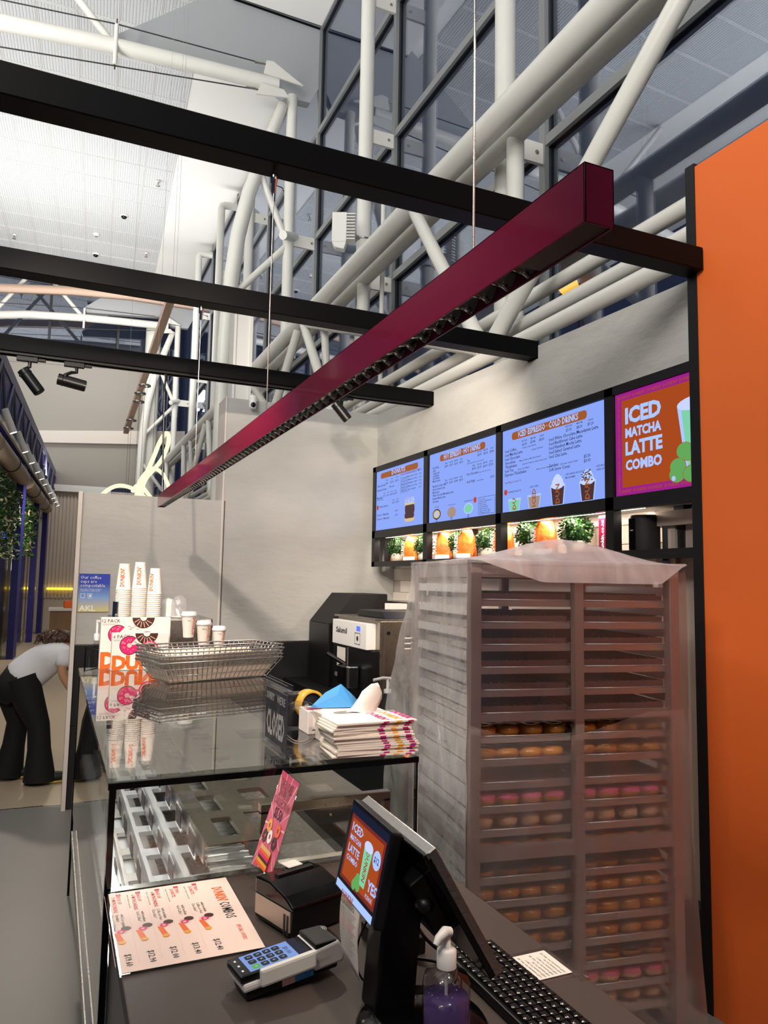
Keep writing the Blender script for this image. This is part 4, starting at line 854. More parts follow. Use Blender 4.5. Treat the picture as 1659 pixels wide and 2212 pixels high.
sample(.805,4.36,1.318,.042,.136,'middle white lidded coffee cup of the three sample cups','DUN','Medium','clear cup under the middle lidded sample cup')
sample(.893,4.36,1.306,.038,.115,'smallest white lidded coffee cup of the three sample cups','D','Regular','clear cup under the smallest lidded sample cup')
t=thing('loose_lid','loose white lid lying behind the wire baskets, right of the sample cups','lid',(.955,4.36,ZT)); MB('clear_plastic').box(.92,.99,4.33,4.40,ZT,1.255).build('stand',t); MB('white_plastic').lathe([(.04,0),(.044,.004),(.042,.012),(.036,.014),(.034,.024),(0,.024)],(.955,4.365,1.256),20).build('lid',t)
# syrup pump bottles
for i,(x,l) in enumerate(((.262,'clear pump bottle with white pump left of the 12 pack donut box'),)):
    t=thing('pump_bottle',l,'bottle',(x,4.95+.1*i,.93)); c=(x,4.95+.1*i,.93)
    MB('clear_plastic').lathe([(0,0),(.035,0),(.037,.01),(.037,.28),(.015,.36),(.015,.40),(0,.40)],c,18).build('bottle',t); m=MB('white_plastic').lathe([(.018,.38),(.018,.42),(.007,.425),(.007,.50),(0,.50)],c,14); m.bar(V(c)+V((-.005,0,.50)),V(c)+V((.035,-.02,.495)),.012,.012); m.build('pump',t)
t=thing('wire_holder','black wire bottle holder by the partition left of the donut boxes','holder',(.235,5.0,.93)); MB('black_plastic').box(.19,.33,4.9,5.14,.93,1.1).build('tray',t); MB('black_plastic').tube([(.2,4.92,1.1),(.2,4.92,1.27),(.33,4.90,1.24),(.33,4.9,1.1)],.006,8).build('handle',t)
# wire baskets
ang=math.radians(17); bx,by=.755,3.86
def basket(z,label,first=[None]):
    if first[0]: return dup(first[0],V((bx+random.uniform(-.008,.008),by+random.uniform(-.01,.01),z)),label,ang+random.uniform(-.03,.03))
    t=thing('wire_basket',label,'basket',(0,0,0),0,'nested wire baskets on the case'); first[0]=t
    L,Wd,h=.27,.10,.095; L2,W2=.335,.15
    def P(u,v,k): a=L+(L2-L)*k; b=Wd+(W2-Wd)*k; return V((u*a,v*b,.004+h*k))
    m=MB('alu')
    for k in (0,.33,.66,1):
        m.tube([P(-1,-1,k),P(1,-1,k),P(1,1,k),P(-1,1,k)],.0042 if k==1 else .0022,5,closed=True)
    for i in range(23):
        u=-1+2*i/22; m.tube([P(u,-1,1),P(u,-1,0),P(u,1,0),P(u,1,1)],.002,4)
    for i in range(9):
        v=-1+2*i/8; m.tube([P(-1,v,1),P(-1,v,0),P(1,v,0),P(1,v,1)],.002,4)
    m.build('wire_mesh',t,local=True)
    q=MB('paper_liner'); q.box(-.262,.262,-.095,.095,.007,.009); q.prism([(-.262,-.095,.009),(.262,-.095,.009),(.298,-.124,.066),(-.298,-.124,.066)],(0,.001,.001)); q.prism([(-.262,.095,.009),(.262,.095,.009),(.298,.124,.066),(-.298,.124,.066)],(0,-.001,.001)); q.prism([(-.262,-.095,.009),(-.262,.095,.009),(-.298,.124,.066),(-.298,-.124,.066)],(.001,0,.001)); q.build('paper_liner',t,local=True)
    t.location=(bx,by,z); t.rotation_euler=(0,0,ang); return t
for i in range(5): basket(ZT+.002+.0165*i,('lowest','second','third','fourth','topmost')[i]+' wire basket of the nested stack on the case')
# closed sign in acrylic holder
t=thing('closed_sign',"dark sorry we're closed sign in a clear acrylic holder at the case edge",'sign',(.63,2.2,ZT))
MB('acrylic').box(.624,.627,2.07,2.335,ZT,1.40).build('front_sheet',t); MB('acrylic').box(.640,.643,2.07,2.335,ZT,1.40).build('rear_sheet',t); MB('acrylic').box(.624,.70,2.066,2.070,ZT,1.385).build('side_sheet',t); MB('acrylic').box(.624,.72,2.07,2.335,ZT,ZT+.003).build('foot',t); MB('acrylic').box(.55,.623,2.075,2.079,ZT,1.375).build('pocket',t)
MB('sign_dark').box(.630,.634,2.09,2.315,1.215,1.37).build('card',t); m=MB('print_white').text('SORRY',(.6295,2.305,1.335),-Y_,Z_,.032,.015,fit=.085); m.text("WE'RE",(.6295,2.19,1.335),-Y_,Z_,.032,.015,fit=.085); m.text('CLOSED',(.6295,2.30,1.235),-Y_,Z_,.10,.03,fit=.195); m.build('lettering',t)
# tape dispenser
TP=at(672,1522,'Y',2.49)
t=thing('tape_dispenser','black tape dispenser with a big yellow tape roll behind the closed sign','tape dispenser',(.76,2.42,ZT))
MB('black_plastic').prism([(.74,2.50,ZT),(.98,2.50,ZT),(1.0,2.50,ZT+.03),(.98,2.50,ZT+.085),(.90,2.50,ZT+.06),(.83,2.50,ZT+.11),(.76,2.50,ZT+.11)],(0,.07,0)).build('body',t,bevel=.006)
m=MB('rubber_yellow').lathe([(.0415,0),(.05,0),(.05,.045),(.0415,.045),(.0415,0)],(TP.x,2.475,TP.z),32,(-.2,1,0)); m.build('tape_roll',t); MB('soft_dark').lathe([(.0,.01),(.0395,.01),(.0395,.04),(0,.04)],(TP.x,2.475,TP.z),24,(-.2,1,0)).build('hub',t)
MB('chrome').box(.975,1.005,2.502,2.568,ZT+.078,ZT+.092).build('cutter',t)
t=thing('tape_ring','clear roll of tape standing between the acrylic sheets','tape',(.70,2.15,ZT)); MB('clear_plastic').lathe([(.055,0),(.07,0),(.07,.02),(.055,.02),(.055,0)],(.695,2.16,ZT+.071),28,(.35,1,0)).build('ring',t); MB('clear_plastic').lathe([(.048,0),(.0545,0),(.0545,.02),(.048,.02),(.048,0)],(.695,2.16,ZT+.071),28,(.35,1,0)).build('core',t)
# glove and tissue boxes
t=thing('glove_box','white disposable glove box with red and blue print and a blue glove on it','box',(.87,2.42,ZT)); MB('box_white').box(.785,1.0,2.36,2.46,ZT,ZT+.075).build('carton',t,bevel=.002,seg=1)
m=MB('print_red').rect((.79,2.38,ZT+.0756),X_,Y_,.05,.03); m.use('print_black').text('S',(.835,2.3595,ZT+.02),X_,Z_,.02,.01); m.rect((.80,2.3595,ZT+.012),X_,Z_,.025,.003); m.use('glove_blue').rect((.79,2.415,ZT+.0756),X_,Y_,.10,.006); m.rect((.79,2.43,ZT+.0756),X_,Y_,.08,.004); m.build('print',t)
g=MB('glove_blue'); g.add([(.80,2.40,ZT+.077),(.95,2.37,ZT+.078),(1.0,2.44,ZT+.079),(.86,2.45,ZT+.078),(.86,2.41,ZT+.125),(.92,2.42,ZT+.15),(.96,2.42,ZT+.115),(.90,2.395,ZT+.12)],[(0,1,7,4),(1,6,5,7),(1,2,6),(2,3,5,6),(3,0,4,5),(4,7,5)],False); g.build('glove',t)
t=thing('tissue_box','white tissue box with a tissue pulled up behind the paper bags','box',(.93,2.25,ZT)); MB('box_white').box(.79,1.01,2.19,2.30,ZT,ZT+.085).build('carton',t,bevel=.002,seg=1); MB('print_grey').disc((.885,2.245,ZT+.0858),X_,Y_,.055,20,sy=.5).build('slot',t)
g=MB('tissue'); n=9; vs=[];fs=[]
for i in range(5):
    for k in range(n):
        a=2*math.pi*k/n; r=(.042,.036,.034,.028,.012)[i]*(1+.22*math.sin(3*a+i)); vs.append((.925+r*math.cos(a)*1.2+.012*i,2.245+r*math.sin(a)*.6,ZT+.084+.021*i+.006*math.sin(2*a)))
for i in range(4):
    for k in range(n): fs.append((i*n+k,i*n+(k+1)%n,(i+1)*n+(k+1)%n,(i+1)*n+k))
g.add(vs,fs,True); g.add([vs[-n+k] for k in range(n)],[tuple(range(n))],True); g.build('tissue',t)
# stack of paper bags
pb=None
for i in range(15):
    z=ZT+.0006+i*.0066; dx,dy,dr=random.uniform(-.012,.012),random.uniform(-.008,.008),random.uniform(-.05,.05)
    if i>9: dx-=.008; dr+=.05
    lab='white paper bag, %s, in the bag stack at the case corner'%NTH[i]
    if pb is None:
        pb=thing('paper_bag',lab,'paper bag',(0,0,0),0,'white paper bags stacked at the case corner'); m=MB('paper'); m.box(-.125,.125,-.075,.075,.0,.0050); m.box(-.124,.1,-.074,.074,.0052,.0060); m.build('bag',pb,bevel=.0012,seg=1,local=True)
        m=MB('print_magenta')
        for j,(c,x) in enumerate((('print_magenta',.02),('print_yellow',.062),('print_magenta',.10))):
            m.use(c).text("DUNKIN'",(x,.066,.0064),-Y_,X_,.034,.04,fit=.125); m.rect((x-.004,-.0756,.0003),X_,Z_,.018,.0044)
        m.build('print',pb,local=True); pb.location=(.885+dx,2.085+dy,z); pb.rotation_euler=(0,0,dr-.06); continue
    dup(pb,V((.885+dx,2.085+dy,z)),lab if i<14 else 'topmost paper bag of the white donut bag stack',dr-.06)
# compostable cup notice
t=thing('notice_sign','blue compostable coffee cups notice on the low grey partition','sign',(.283,6.04,1.44))
gm=mat('notice_blue','#2447b4',.4); nt=gm.node_tree; tc=nt.nodes.new('ShaderNodeTexCoord'); sp=nt.nodes.new('ShaderNodeSeparateXYZ'); cr=nt.nodes.new('ShaderNodeValToRGB'); nt.links.new(tc.outputs['Generated'],sp.inputs[0]); nt.links.new(sp.outputs['Z'],cr.inputs[0]); nt.links.new(cr.outputs[0],nt.nodes['Principled BSDF'].inputs['Base Color'])
cr.color_ramp.elements[0].color=lin('#d8c98a'); cr.color_ramp.elements[0].position=.05; cr.color_ramp.elements[1].color=lin('#1f3fb0'); cr.color_ramp.elements[1].position=.75; e=cr.color_ramp.elements.new(.38); e.color=lin('#7fa3dc')
MB(gm).box(.174,.392,6.038,6.046,1.438,1.724).build('board',t)
m=MB('print_white')
for l,z,s,f in (('Our coffee',1.685,.034,.145),('cups are',1.655,.034,.115),('compostable',1.625,.034,.175)): m.text(l,(.184,6.0375,z),X_,Z_,s,-.004,fit=f)
m.text('Please dispose of them in a marked',(.184,6.0375,1.603),X_,Z_,.011,.004,fit=.15); m.text('compost bin or a coffee cup bin',(.184,6.0375,1.592),X_,Z_,.011,.012,fit=.14)
for x in (.186,.236): m.add([(x,6.0375,1.575),(x+.036,6.0375,1.575),(x+.030,6.0375,1.540),(x+.006,6.0375,1.540),(x+.003,6.0375,1.572),(x+.033,6.0375,1.572),(x+.028,6.0375,1.543),(x+.008,6.0375,1.543)],[(0,1,5,4),(1,2,6,5),(2,3,7,6),(3,0,4,7)],False)
m.rect((.248,6.0375,1.55),X_,Z_,.014,.016); m.text('AKL',(.182,6.0375,1.445),X_,Z_,.058,.02,fit=.115); m.build('lettering',t)
# soft serve machine
t=thing('soft_serve_machine','stainless soft serve ice cream machine in the back corner','machine',(2.2,4.95,.9))
MB('steel_warm').box(2.0,2.5,4.55,5.35,.9,1.44).build('cabinet',t,bevel=.006)
MB('black_plastic').box(1.96,2.0,4.58,5.34,.9,1.24).build('front_panel',t,bevel=.004)
MB('steel').box(1.965,2.49,4.56,5.34,1.44,1.452).build('top_rim',t)
MB('white_plastic').box(1.93,2.0,4.62,5.28,1.245,1.42).build('control_panel',t,bevel=.004)
m=MB('black_gloss'); m.use('blue_led').rect((1.9294,4.80,1.36),-Y_,Z_,.07,.035); m.use('print_black').text('Salumil',(1.929,5.2,1.33),-Y_,Z_,.055,.03,fit=.22); m.rect((1.929,4.83,1.27),-Y_,Z_,.10,.004); m.rect((1.929,4.83,1.345),-Y_,Z_,.10,.004); m.rect((1.929,4.83,1.27),-Y_,Z_,.004,.078); m.rect((1.929,4.735,1.27),-Y_,Z_,.004,.078); m.disc((1.929,4.78,1.31),-Y_,Z_,.018,12); m.build('display',t)
m=MB('black_plastic').cyl((1.94,4.95,1.10),(1.80,5.03,1.19),.016,12); m.build('lever',t); MB('chrome').cyl((1.96,4.93,1.08),(1.92,4.95,1.11),.014,10).build('lever_joint',t)
MB('black_gloss').box(1.86,1.96,4.84,4.98,.98,1.12).build('dispense_head',t,bevel=.012); MB('chrome').box(1.87,1.95,4.79,4.84,.97,1.12).build('head_plate',t,bevel=.01); MB('steel').cyl((1.91,4.9,1.12),(1.91,4.9,1.24),.006,8).build('spindle',t)
MB('black_plastic').cyl((1.91,4.9,.98),(1.91,4.9,.93),.03,14,.018).build('nozzle',t)
MB('paper').box(1.955,1.959,5.08,5.24,1.08,1.22).build('paper_notice',t); MB('print_red').box(1.955,1.959,5.02,5.07,.98,1.02).build('warning_label',t); MB('print_grey').box(1.955,1.959,5.09,5.28,1.0,1.03).build('data_plate',t)
MB('black_plastic').box(1.95,2.44,5.42,5.9,.9,1.37).build('rear_body',t,bevel=.005); m=MB('soft_dark').prism([(1.95,5.42,1.372),(2.14,5.42,1.605),(2.44,5.42,1.605),(2.44,5.42,1.372)],(0,.48,0)); m.build('rear_hopper_lid',t,bevel=.006)
MB('black_plastic').prism([(2.05,4.60,1.454),(2.05,5.1,1.454),(2.05,5.05,1.50),(2.05,4.66,1.50)],(.38,0,0)).build('hopper_lid',t,bevel=.006)
for k in range(2):
    for j in range(3):
        x=2.18+.10*k; z=1.335-.035*j; m=MB('black_plastic').box(x,x+.075,4.546,4.552,z-.006,z+.008); m.use('paper').box(x,x+.075,4.543,4.549,z-.012,z-.004); m.build('vent_slot',t)
MB('black_plastic').cyl((2.06,4.55,1.36),(2.06,4.545,1.36),.013,12).build('plug',t); MB('steel').box(2.03,2.035,4.546,4.551,.92,1.43).build('panel_joint',t)
MB('paper').box(2.32,2.46,5.1,5.2,1.455,1.54).build('label_card',t)
t=thing('steel_hood','stainless box unit standing behind the soft serve machine','machine',(2.64,5.3,.9)); MB('steel_warm').box(2.53,2.76,4.6,5.9,.9,1.53).build('body',t,bevel=.005); MB('steel').box(2.51,2.765,4.59,5.91,1.53,1.545).build('lid',t)
c=at(836,1560,'Z',.9); t=thing('sanitiser_bottle','dark pump bottle with a white pump in front of the soft serve machine','bottle',c)
MB('soft_dark').lathe([(0,0),(.05,0),(.055,.01),(.055,.10),(.025,.15),(.022,.165),(0,.165)],c,18).build('bottle',t); m=MB('white_plastic').lathe([(.022,.16),(.022,.185),(.008,.19),(.008,.245),(0,.245)],c,14); m.tube([c+V((.02,0,.245)),c+V((-.03,0,.25)),c+V((-.09,0,.24))],.009,8); m.build('pump',t); MB('paper').box(c.x-.03,c.x+.02,c.y-.0565,c.y-.0545,c.z+.02,c.z+.08).build('label_sticker',t)
# ================================================================ THINGS ON THE COUNTER
ZC=.9205
# combos price card
t=thing('price_card',"large pale combos price card in clear acrylic lying on the counter",'menu',(.308,1.805,ZC))
MB('acrylic').box(.160,.456,1.60,2.008,ZC,ZC+.004).build('acrylic_sheet',t); MB('paper_pink').box(.164,.452,1.605,2.004,ZC+.0041,ZC+.0046).build('sheet',t)
cu,cw,cz=-Y_,X_,ZC+.0050
def Q(a,b): return V((b,2.004-a,cz))
m=MB('print_orange').text("DUNKIN'",Q(.055,.405),cu,cw,.034,.03,fit=.085); m.use('print_black').text('COMBOS',Q(.147,.405),cu,cw,.034,.015,fit=.09); m.use('print_orange').text('SPECIAL OFFERS',Q(.275,.418),cu,cw,.013,.01,fit=.075)
items=[('1','TWO','DONUTS',('with medium','Coffee or Hot','Chocolate*'),'$12.40'),('2','TWO','DONUTS',('with medium','Iced Coffee*'),'$13.40'),('3','BAG OF','6 MUNCHKINS',('with medium','Coffee or Hot','Chocolate*'),'$12.00'),('4','BAG OF','6 MUNCHKINS',('with medium','Iced Coffee*'),'$12.90'),('5','BOX OF','10 MUNCHKINS',('with 2 x regular','Standard','Hot or Cold Drinks'),'$19.60')]
for i,(n,a,b,l,p) in enumerate(items):
    x=.362-.0455*i
    m.use('print_red').rect(Q(.012,x),cu,cw,.011,.011); m.use('print_white').text(n,Q(.015,x+.002),cu,cw,.009,.01)
    m.use('print_red').text(a,Q(.026,x+.001),cu,cw,.0125,.015); m.text(b,Q(.026,x-.011),cu,cw,.0125,.015,fit=.05 if i<2 else .09)
    for k,s in enumerate(l): m.use('print_black').text(s,Q(.128,x+.002-.0105*k),cu,cw,.0105,.0)
    m.use('print_black').text(p,Q(.325,x-.005),cu,cw,.019,.012); m.text('*upgrade to large for an extra dollar',Q(.02,x-.021),cu,cw,.0055)
    m.use('print_pale').rect(Q(.01,x-.026),cu,cw,.36,.0008)
    m.use('print_pale').disc(Q(.215,x-.002),cu,cw,.014,14); m.use('print_brown').disc(Q(.205,x+.008)+V((0,0,.0002)),cu,cw,.011,12); m.use('print_pink').disc(Q(.218,x-.003)+V((0,0,.0003)),cu,cw,.009,12,.004); m.use('print_orange').add([Q(.222,x-.018)+Z_*.0004,Q(.268,x-.012)+Z_*.0004,Q(.268,x+.001)+Z_*.0004,Q(.224,x-.007)+Z_*.0004],[(0,1,2,3)],False); m.use('print_yellow').disc(Q(.27,x-.005)+V((0,0,.0005)),cu,cw,.008,12)
m.build('print',t)
# pink stand sign
a,b,c_,d=at(612,1658,'Y',1.995),at(650,1690,'Y',1.87),at(588,1893,'Y',1.87),at(541,1870,'Y',1.995)
t=thing('stand_sign','pink deluxe donut stand sign leaning in acrylic by the glass','sign',(d.x,1.93,ZC))
n=(b-a).cross(d-a).normalized(); n=n if n.x<0 else -n
MB('acrylic').prism([a,b,c_,d],-n*.003).build('acrylic_sheet',t)
foot=V((c_.x-.03,1.80,ZC+.001)); MB('acrylic').prism([d,c_,foot+V((.03,-.0,0)),V((d.x-.02,1.93,ZC+.001))],(0,0,.003)).build('foot',t)
e=n*.0008; dm('sign_red','#8a1030',.5); g=MB('print_pink'); ux=(b-a); uy=(a-d)
S=lambda u,v,k=1: d+(c_-d)*u*(1-v)+(b-a)*u*v+(a-d)*v+e*k
g.use(mat('rose','#dc5d7e',.5)).poly([S(.03,.02),S(.97,.02),S(.97,.98),S(.03,.98)])
for i in range(18):
    q=2*math.pi*i/18; r0=.12; f=lambda r,w_: S(min(.97,max(.03,.5+r*math.cos(q+w_))),min(.98,max(.02,.45+r*.62*math.sin(q+w_))),2)
    g.use('print_pale').poly([f(.12,0),f(.9,-.02),f(.9,.02)])
uxn,uyn=ux.normalized(),uy.normalized(); W_=ux.length
for l,v,s,f in (('DELUXE',.83,.030,.62),('DONUT',.74,.030,.55),('COLLECTION',.65,.028,.82)): g.use('sign_red').text(l,S(.5,v,4),uxn,uyn,s,.02,'C',fit=W_*f)
g.use('print_black').text('$5.50',S(.5,.53,4),uxn,uyn,.036,.02,'C',fit=W_*.42)
for u,v,c in ((.30,.44,'print_yellow'),(.72,.43,'print_orange'),(.22,.33,'print_brown'),(.70,.30,'print_brown'),(.45,.34,'print_white')): g.use(c).disc(S(u,v,4),uxn,uyn,W_*.11,16,W_*.04,sy=1.2)
for i in range(6): g.use(('print_orange','print_yellow','print_brown','print_pink','print_orange','cream_dough')[i]).rect(S(.2,.06+.03*i,4),uxn,uyn,W_*.55,.011)
g.build('print',t)
# receipt printer
c=V((.513,1.615,ZC)); t=thing('receipt_printer','black receipt printer with a curved lid behind the card terminal','printer',c,math.radians(18))
m=MB('black_plastic').prism([(0,0,.006),(.15,0,.006),(.15,0,.06),(.13,0,.064),(0.012,0,.064),(0,0,.06)],(0,.15,0)); m.build('body',t,bevel=.004,local=True)
m=MB('black_gloss'); P=[(0,.08),(.01,.10),(.05,.125),(.11,.132),(.15,.118)]; vs=[(y*1.0,0,z) for y,z in P]
m.prism([(0,-.002,.06),(0,.0,.068),(0,.03,.084),(0,.09,.098),(0,.15,.094),(0,.15,.06)],(.15,0,0)); m.build('lid',t,bevel=.006,local=True)
MB('beige_steel').box(-.0025,0,.006,.144,.016,.058).build('side_panel',t,local=True)
m=MB('dark_grey').box(-.004,-.002,.010,.016,.008,.05); m.box(-.004,-.002,.022,.028,.008,.05); m.build('vent',t,local=True)
MB('paper').box(.08,.12,.13,.165,.097,.099).build('receipt_tail',t,local=True)
MB('black_plastic').box(.03,.13,.10,.115,.096,.102).build('tear_bar',t,local=True)
# card terminal
c=V((.352,1.452,ZC)); t=thing('card_terminal','black and grey card payment terminal with blue keypad screen on the counter','card terminal',c,math.radians(9))
T1=Matrix.Rotation(math.radians(-4),4,'Y')
m=MB('black_plastic'); m.tf=T1; m.box(.012,.205,-.034,.034,.001,.018); m.build('base',t,bevel=.006,local=True)
m=MB('white_plastic'); m.tf=T1; m.box(.004,.19,-.040,.040,.020,.036); m.prism([(.15,-.040,.012),(.215,-.040,.012),(.222,-.040,.035),(.205,-.040,.055),(.15,-.040,.05)],(0,.08,0)); m.build('shell',t,bevel=.005,local=True)
m=MB('white_paint'); m.tf=T1; m.box(.035,.150,-.050,-.038,.024,.056); m.build('side_grip',t,bevel=.005,local=True)
m=MB('black_gloss'); m.tf=T1; m.box(.0,.155,-.038,.038,.036,.050); m.build('face',t,bevel=.005,local=True)
m=MB('black_plastic'); m.tf=T1; m.prism([(.155,-.037,.05),(.155,-.037,.060),(.20,-.037,.057),(.225,-.037,.042),(.22,-.037,.036),(.155,-.037,.036)],(0,.074,0)); m.build('printer_cover',t,bevel=.005,local=True)
m=MB('screen_term'); m.tf=T1; m.rect((.022,-.031,.0504),X_,Y_,.10,.062); m.use('screen_navy').rect((.122,-.031,.0505),X_,Y_,.018,.062); m.build('screen',t,local=True)
m=MB('screen_key'); m.tf=T1
for i in range(4):
    for j in range(3): m.use('screen_green' if (i==0 and j==0) else 'screen_key').rect((.030+.0185*i,-.027+.0185*j,.0508),X_,Y_,.0155,.0155,.004); m.use('screen_light').text(str((i*3+j)%10),(.0355+.0185*i,-.0165+.0185*j,.0510),-Y_,X_,.008,.01)
m.use('screen_text').text('$0.00',(.106,.012,.0509),-Y_,X_,.013,.01)
m.build('keypad',t,local=True)
m=MB('print_white'); m.tf=T1
for j,s in enumerate('<O='): m.rect((.009,-.022+.02*j,.0503),X_,Y_,.004,.006)
m.use('print_white')
for k in range(3): m.disc((.185,0,.0672),X_,Y_,.006+.0035*k,14,.005+.0035*k,-.9,.9)
m.build('symbols',t,local=True)
m=MB('glove_blue'); m.tf=T1; m.rect((.11,-.0345,.004),X_,Z_,.04,.012); m.use('print_pale').rect((.083,-.0345,.004),X_,Z_,.027,.012); m.build('base_label',t,local=True)
# till with customer display and staff screen
t=thing('till_display','black till with a customer screen showing an orange drink poster and a staff screen behind','till',(.62,1.25,ZC))
MB('black_gloss').lathe([(0,0),(.115,0),(.118,.006),(.112,.014),(.05,.022),(0,.022)],(.635,1.23,ZC),36).build('base',t)
MB('black_plastic').prism([(.560,1.27,.93),(.64,1.27,.93),(.66,1.27,1.19),(.585,1.27,1.20)],(0,.065,0)).build('column',t,bevel=.006)
bl=V((.530,1.405,1.115)); ux=V((.004,-.183,-.012)); uy=V((.042,.016,.153)); nn=ux.cross(uy).normalized(); nn=nn if nn.x<0 else -nn
un,vn=ux.normalized(),uy.normalized(); w_,h_=ux.length,uy.length
m=MB('black_plastic'); m.obox(bl+ux/2+uy/2-nn*.011,ux/2,uy/2,nn*.011); cs=m.build('customer_screen',t,bevel=.004)
p=lambda u,v,k=1: bl+ux*u+uy*v+nn*(.0004*k)
m=MB('screen_dim').poly([p(.08,.14),p(.93,.14),p(.93,.86),p(.08,.86)]); m.use('screen_navy').poly([p(.04,.86),p(.96,.86),p(.96,.96),p(.04,.96)]); m.use('screen_white').poly([p(.04,.02),p(.93,.02),p(.93,.10),p(.04,.10)])
m.use('screen_orange').poly([p(.12,.18,2),p(.89,.18,2),p(.89,.82,2),p(.12,.82,2)])
for l,v,s in (('ICED',.69,.021),('MATCHA',.59,.013),('LATTE',.46,.019),('COMBO',.37,.013)): m.use('screen_white').text(l,p(.15,v,4),un,vn,s,.02,'L',fit=w_*.28)
m.use('screen_mint').poly([p(.53,.25,3),p(.66,.25,3),p(.70,.66,3),p(.50,.66,3)]); m.use('screen_light').disc(p(.60,.67,4),un,vn,.019,14,sy=.5); m.use('screen_pill').text('DUNKIN',p(.575,.62,4),-vn,un,.018,.03,fit=.05)
for u,v in ((.47,.24),(.53,.22),(.44,.20),(.50,.29)): m.use('screen_green').disc(p(u,v,5),un,vn,.009,12)
for k in range(1): m.use('screen_white').disc(p(.81,.62,4),un,vn,.016,18); m.use('screen_text').text('$12',p(.81,.59,5),un,vn,.014,.02,'C')
m.use('screen_white').text('YES',p(.72,.28,4),un,vn,.024,.03); m.text('PLEASE',p(.72,.2,4),un,vn,.009,.01)
m.build('screen_image',cs)
tl=V((.602,1.45,1.252)); vx=V((-.004,-.30,-.006)); vy=V((.135,0,-.222)); n2=vx.cross(vy).normalized(); n2=n2 if n2.x<0 else -n2
m=MB('black_gloss'); m.obox(tl+vx/2+vy/2-n2*.004,vx/2,vy/2,n2*.012); ss=m.build('staff_screen',t,bevel=.003)
m=MB('steel'); m.obox(tl+vx/2-n2*.008+vy*.02,vx/2*1.004,vy*.022,n2*.010); m.obox(tl+vx*1.0+vy*.5-n2*.010,vx*.012,vy/2,n2*.008); m.build('silver_rim',ss,bevel=.002)
MB('black_plastic').prism([tl+vx*.3+vy*.25+n2*.006,tl+vx*.8+vy*.25+n2*.006,tl+vx*.75+vy*.75+n2*.006,tl+vx*.35+vy*.75+n2*.006],n2*.035).build('rear_housing',t,bevel=.005)
MB('black_plastic').bar((.60,1.30,1.17),(.66,1.3,1.14),.05,.05).build('arm',t)
MB('black_plastic').lathe([(0,0),(.012,0),(.014,.02),(0,.025)],(.607,1.19,1.15),12,(.3,-1,0)).build('knob',t)
# receipt strip and policy note under the customer screen
A=[at(741,1918,'Y',1.375),at(781,1957,'Y',1.285)]; D=[at(735,2050,'Y',1.37),at(772,2118,'Y',1.28)]
t=thing('taped_notice','long white printed notice strip hanging below the customer screen','notice',(A[0].x,1.33,ZC)); m=MB('paper'); k=10; vs=[];fs=[]
for i in range(k+1):
    v=i/k
    for u in (0,1): q=A[u].lerp(D[u],v); vs.append(q+V((-.004*math.sin(v*4),0,0)))
for i in range(k): fs.append((2*i,2*i+1,2*i+3,2*i+2))
m.add(vs,fs,True); o=m.build('sheet',t); sd=o.modifiers.new('thickness','SOLIDIFY'); sd.thickness=.0006
ax=(A[1]-A[0]).normalized(); ay=(A[0]-D[0]).normalized(); wl=(A[1]-A[0]).length; no=ax.cross(ay).normalized(); no=no if no.x<0 else -no
m=MB('print_orange').text("DUNKIN'",A[0].lerp(D[0],.10)+ax*.01+no*.006,ax,ay,.02,.03,fit=wl*.6); m.use('print_black').text('ALLERGEN ADVICE',A[0].lerp(D[0],.17)+ax*.01+no*.007,ax,ay,.01,.01,fit=wl*.7)
for i in range(15): m.use('print_red' if i in(4,5,6) else 'print_grey').text('Please speak to our team about ingredients'[:42-(i%3)*6],A[0].lerp(D[0],.24+.046*i)+ax*.006+no*.007,ax,ay,.006,.0,fit=wl*(.85-.1*(i%3)))
m.build('print',t)
# cables
def cable(l,pts,r=.0035): 
    tag(MB('black_plastic').tube(sm(pts),r,7).build('cable'),l,'cable')
cable('black cable looping on the counter below the staff screen',[(.70,1.42,.93),(.67,1.36,.924),(.71,1.30,.924),(.76,1.33,.95),(.72,1.38,.99),(.67,1.33,1.05)])
cable('second black cable curling beside the till column',[(.66,1.5,.924),(.70,1.46,.926),(.76,1.40,.93),(.77,1.33,.924),(.70,1.27,.924)])
cable('black cable arched behind the receipt printer',[(.50,1.60,.924),(.478,1.57,.93),(.485,1.53,.924),(.53,1.50,.924)])
cable('thin black lead dropping from the customer screen',[(.565,1.3,1.1),(.555,1.34,1.03),(.57,1.37,.96),(.60,1.36,.924)],.002)
# hand gel
c=V((.627,1.13,ZC)); t=thing('gel_bottle','clear pump bottle of purple hand gel in front of the till','bottle',c)
MB('clear_plastic').lathe([(0,0),(.037,0),(.0395,.004),(.0395,.125),(.036,.138),(.018,.146),(.014,.150),(.014,.16)],c,28).build('bottle',t); MB('purple_liquid').lathe([(0,.003),(.037,.003),(.037,.105),(0,.106)],c,24).build('gel',t)
bb=MB('print_white')
for i in range(60): g=random.random()*6.28; r=random.uniform(.02,.036); bb.ball(c+V((r*math.cos(g),r*math.sin(g),random.uniform(.01,.12))),random.uniform(.0006,.0016),5)
bb.build('bubbles',t)['kind']='stuff'
m=MB('white_plastic').lathe([(.0165,.150),(.0165,.176),(.012,.179),(.0065,.181),(.0065,.20),(0,.20)],c,18); m.tube([c+V((.006,0,.203)),c+V((-.004,-.002,.206)),c+V((-.02,-.008,.20)),c+V((-.026,-.01,.192))],[.008,.009,.007,.005],10); m.build('pump',t); MB('white_plastic').cyl(c+V((0,0,.01)),c+V((0,0,.15)),.003,8).build('dip_tube',t)
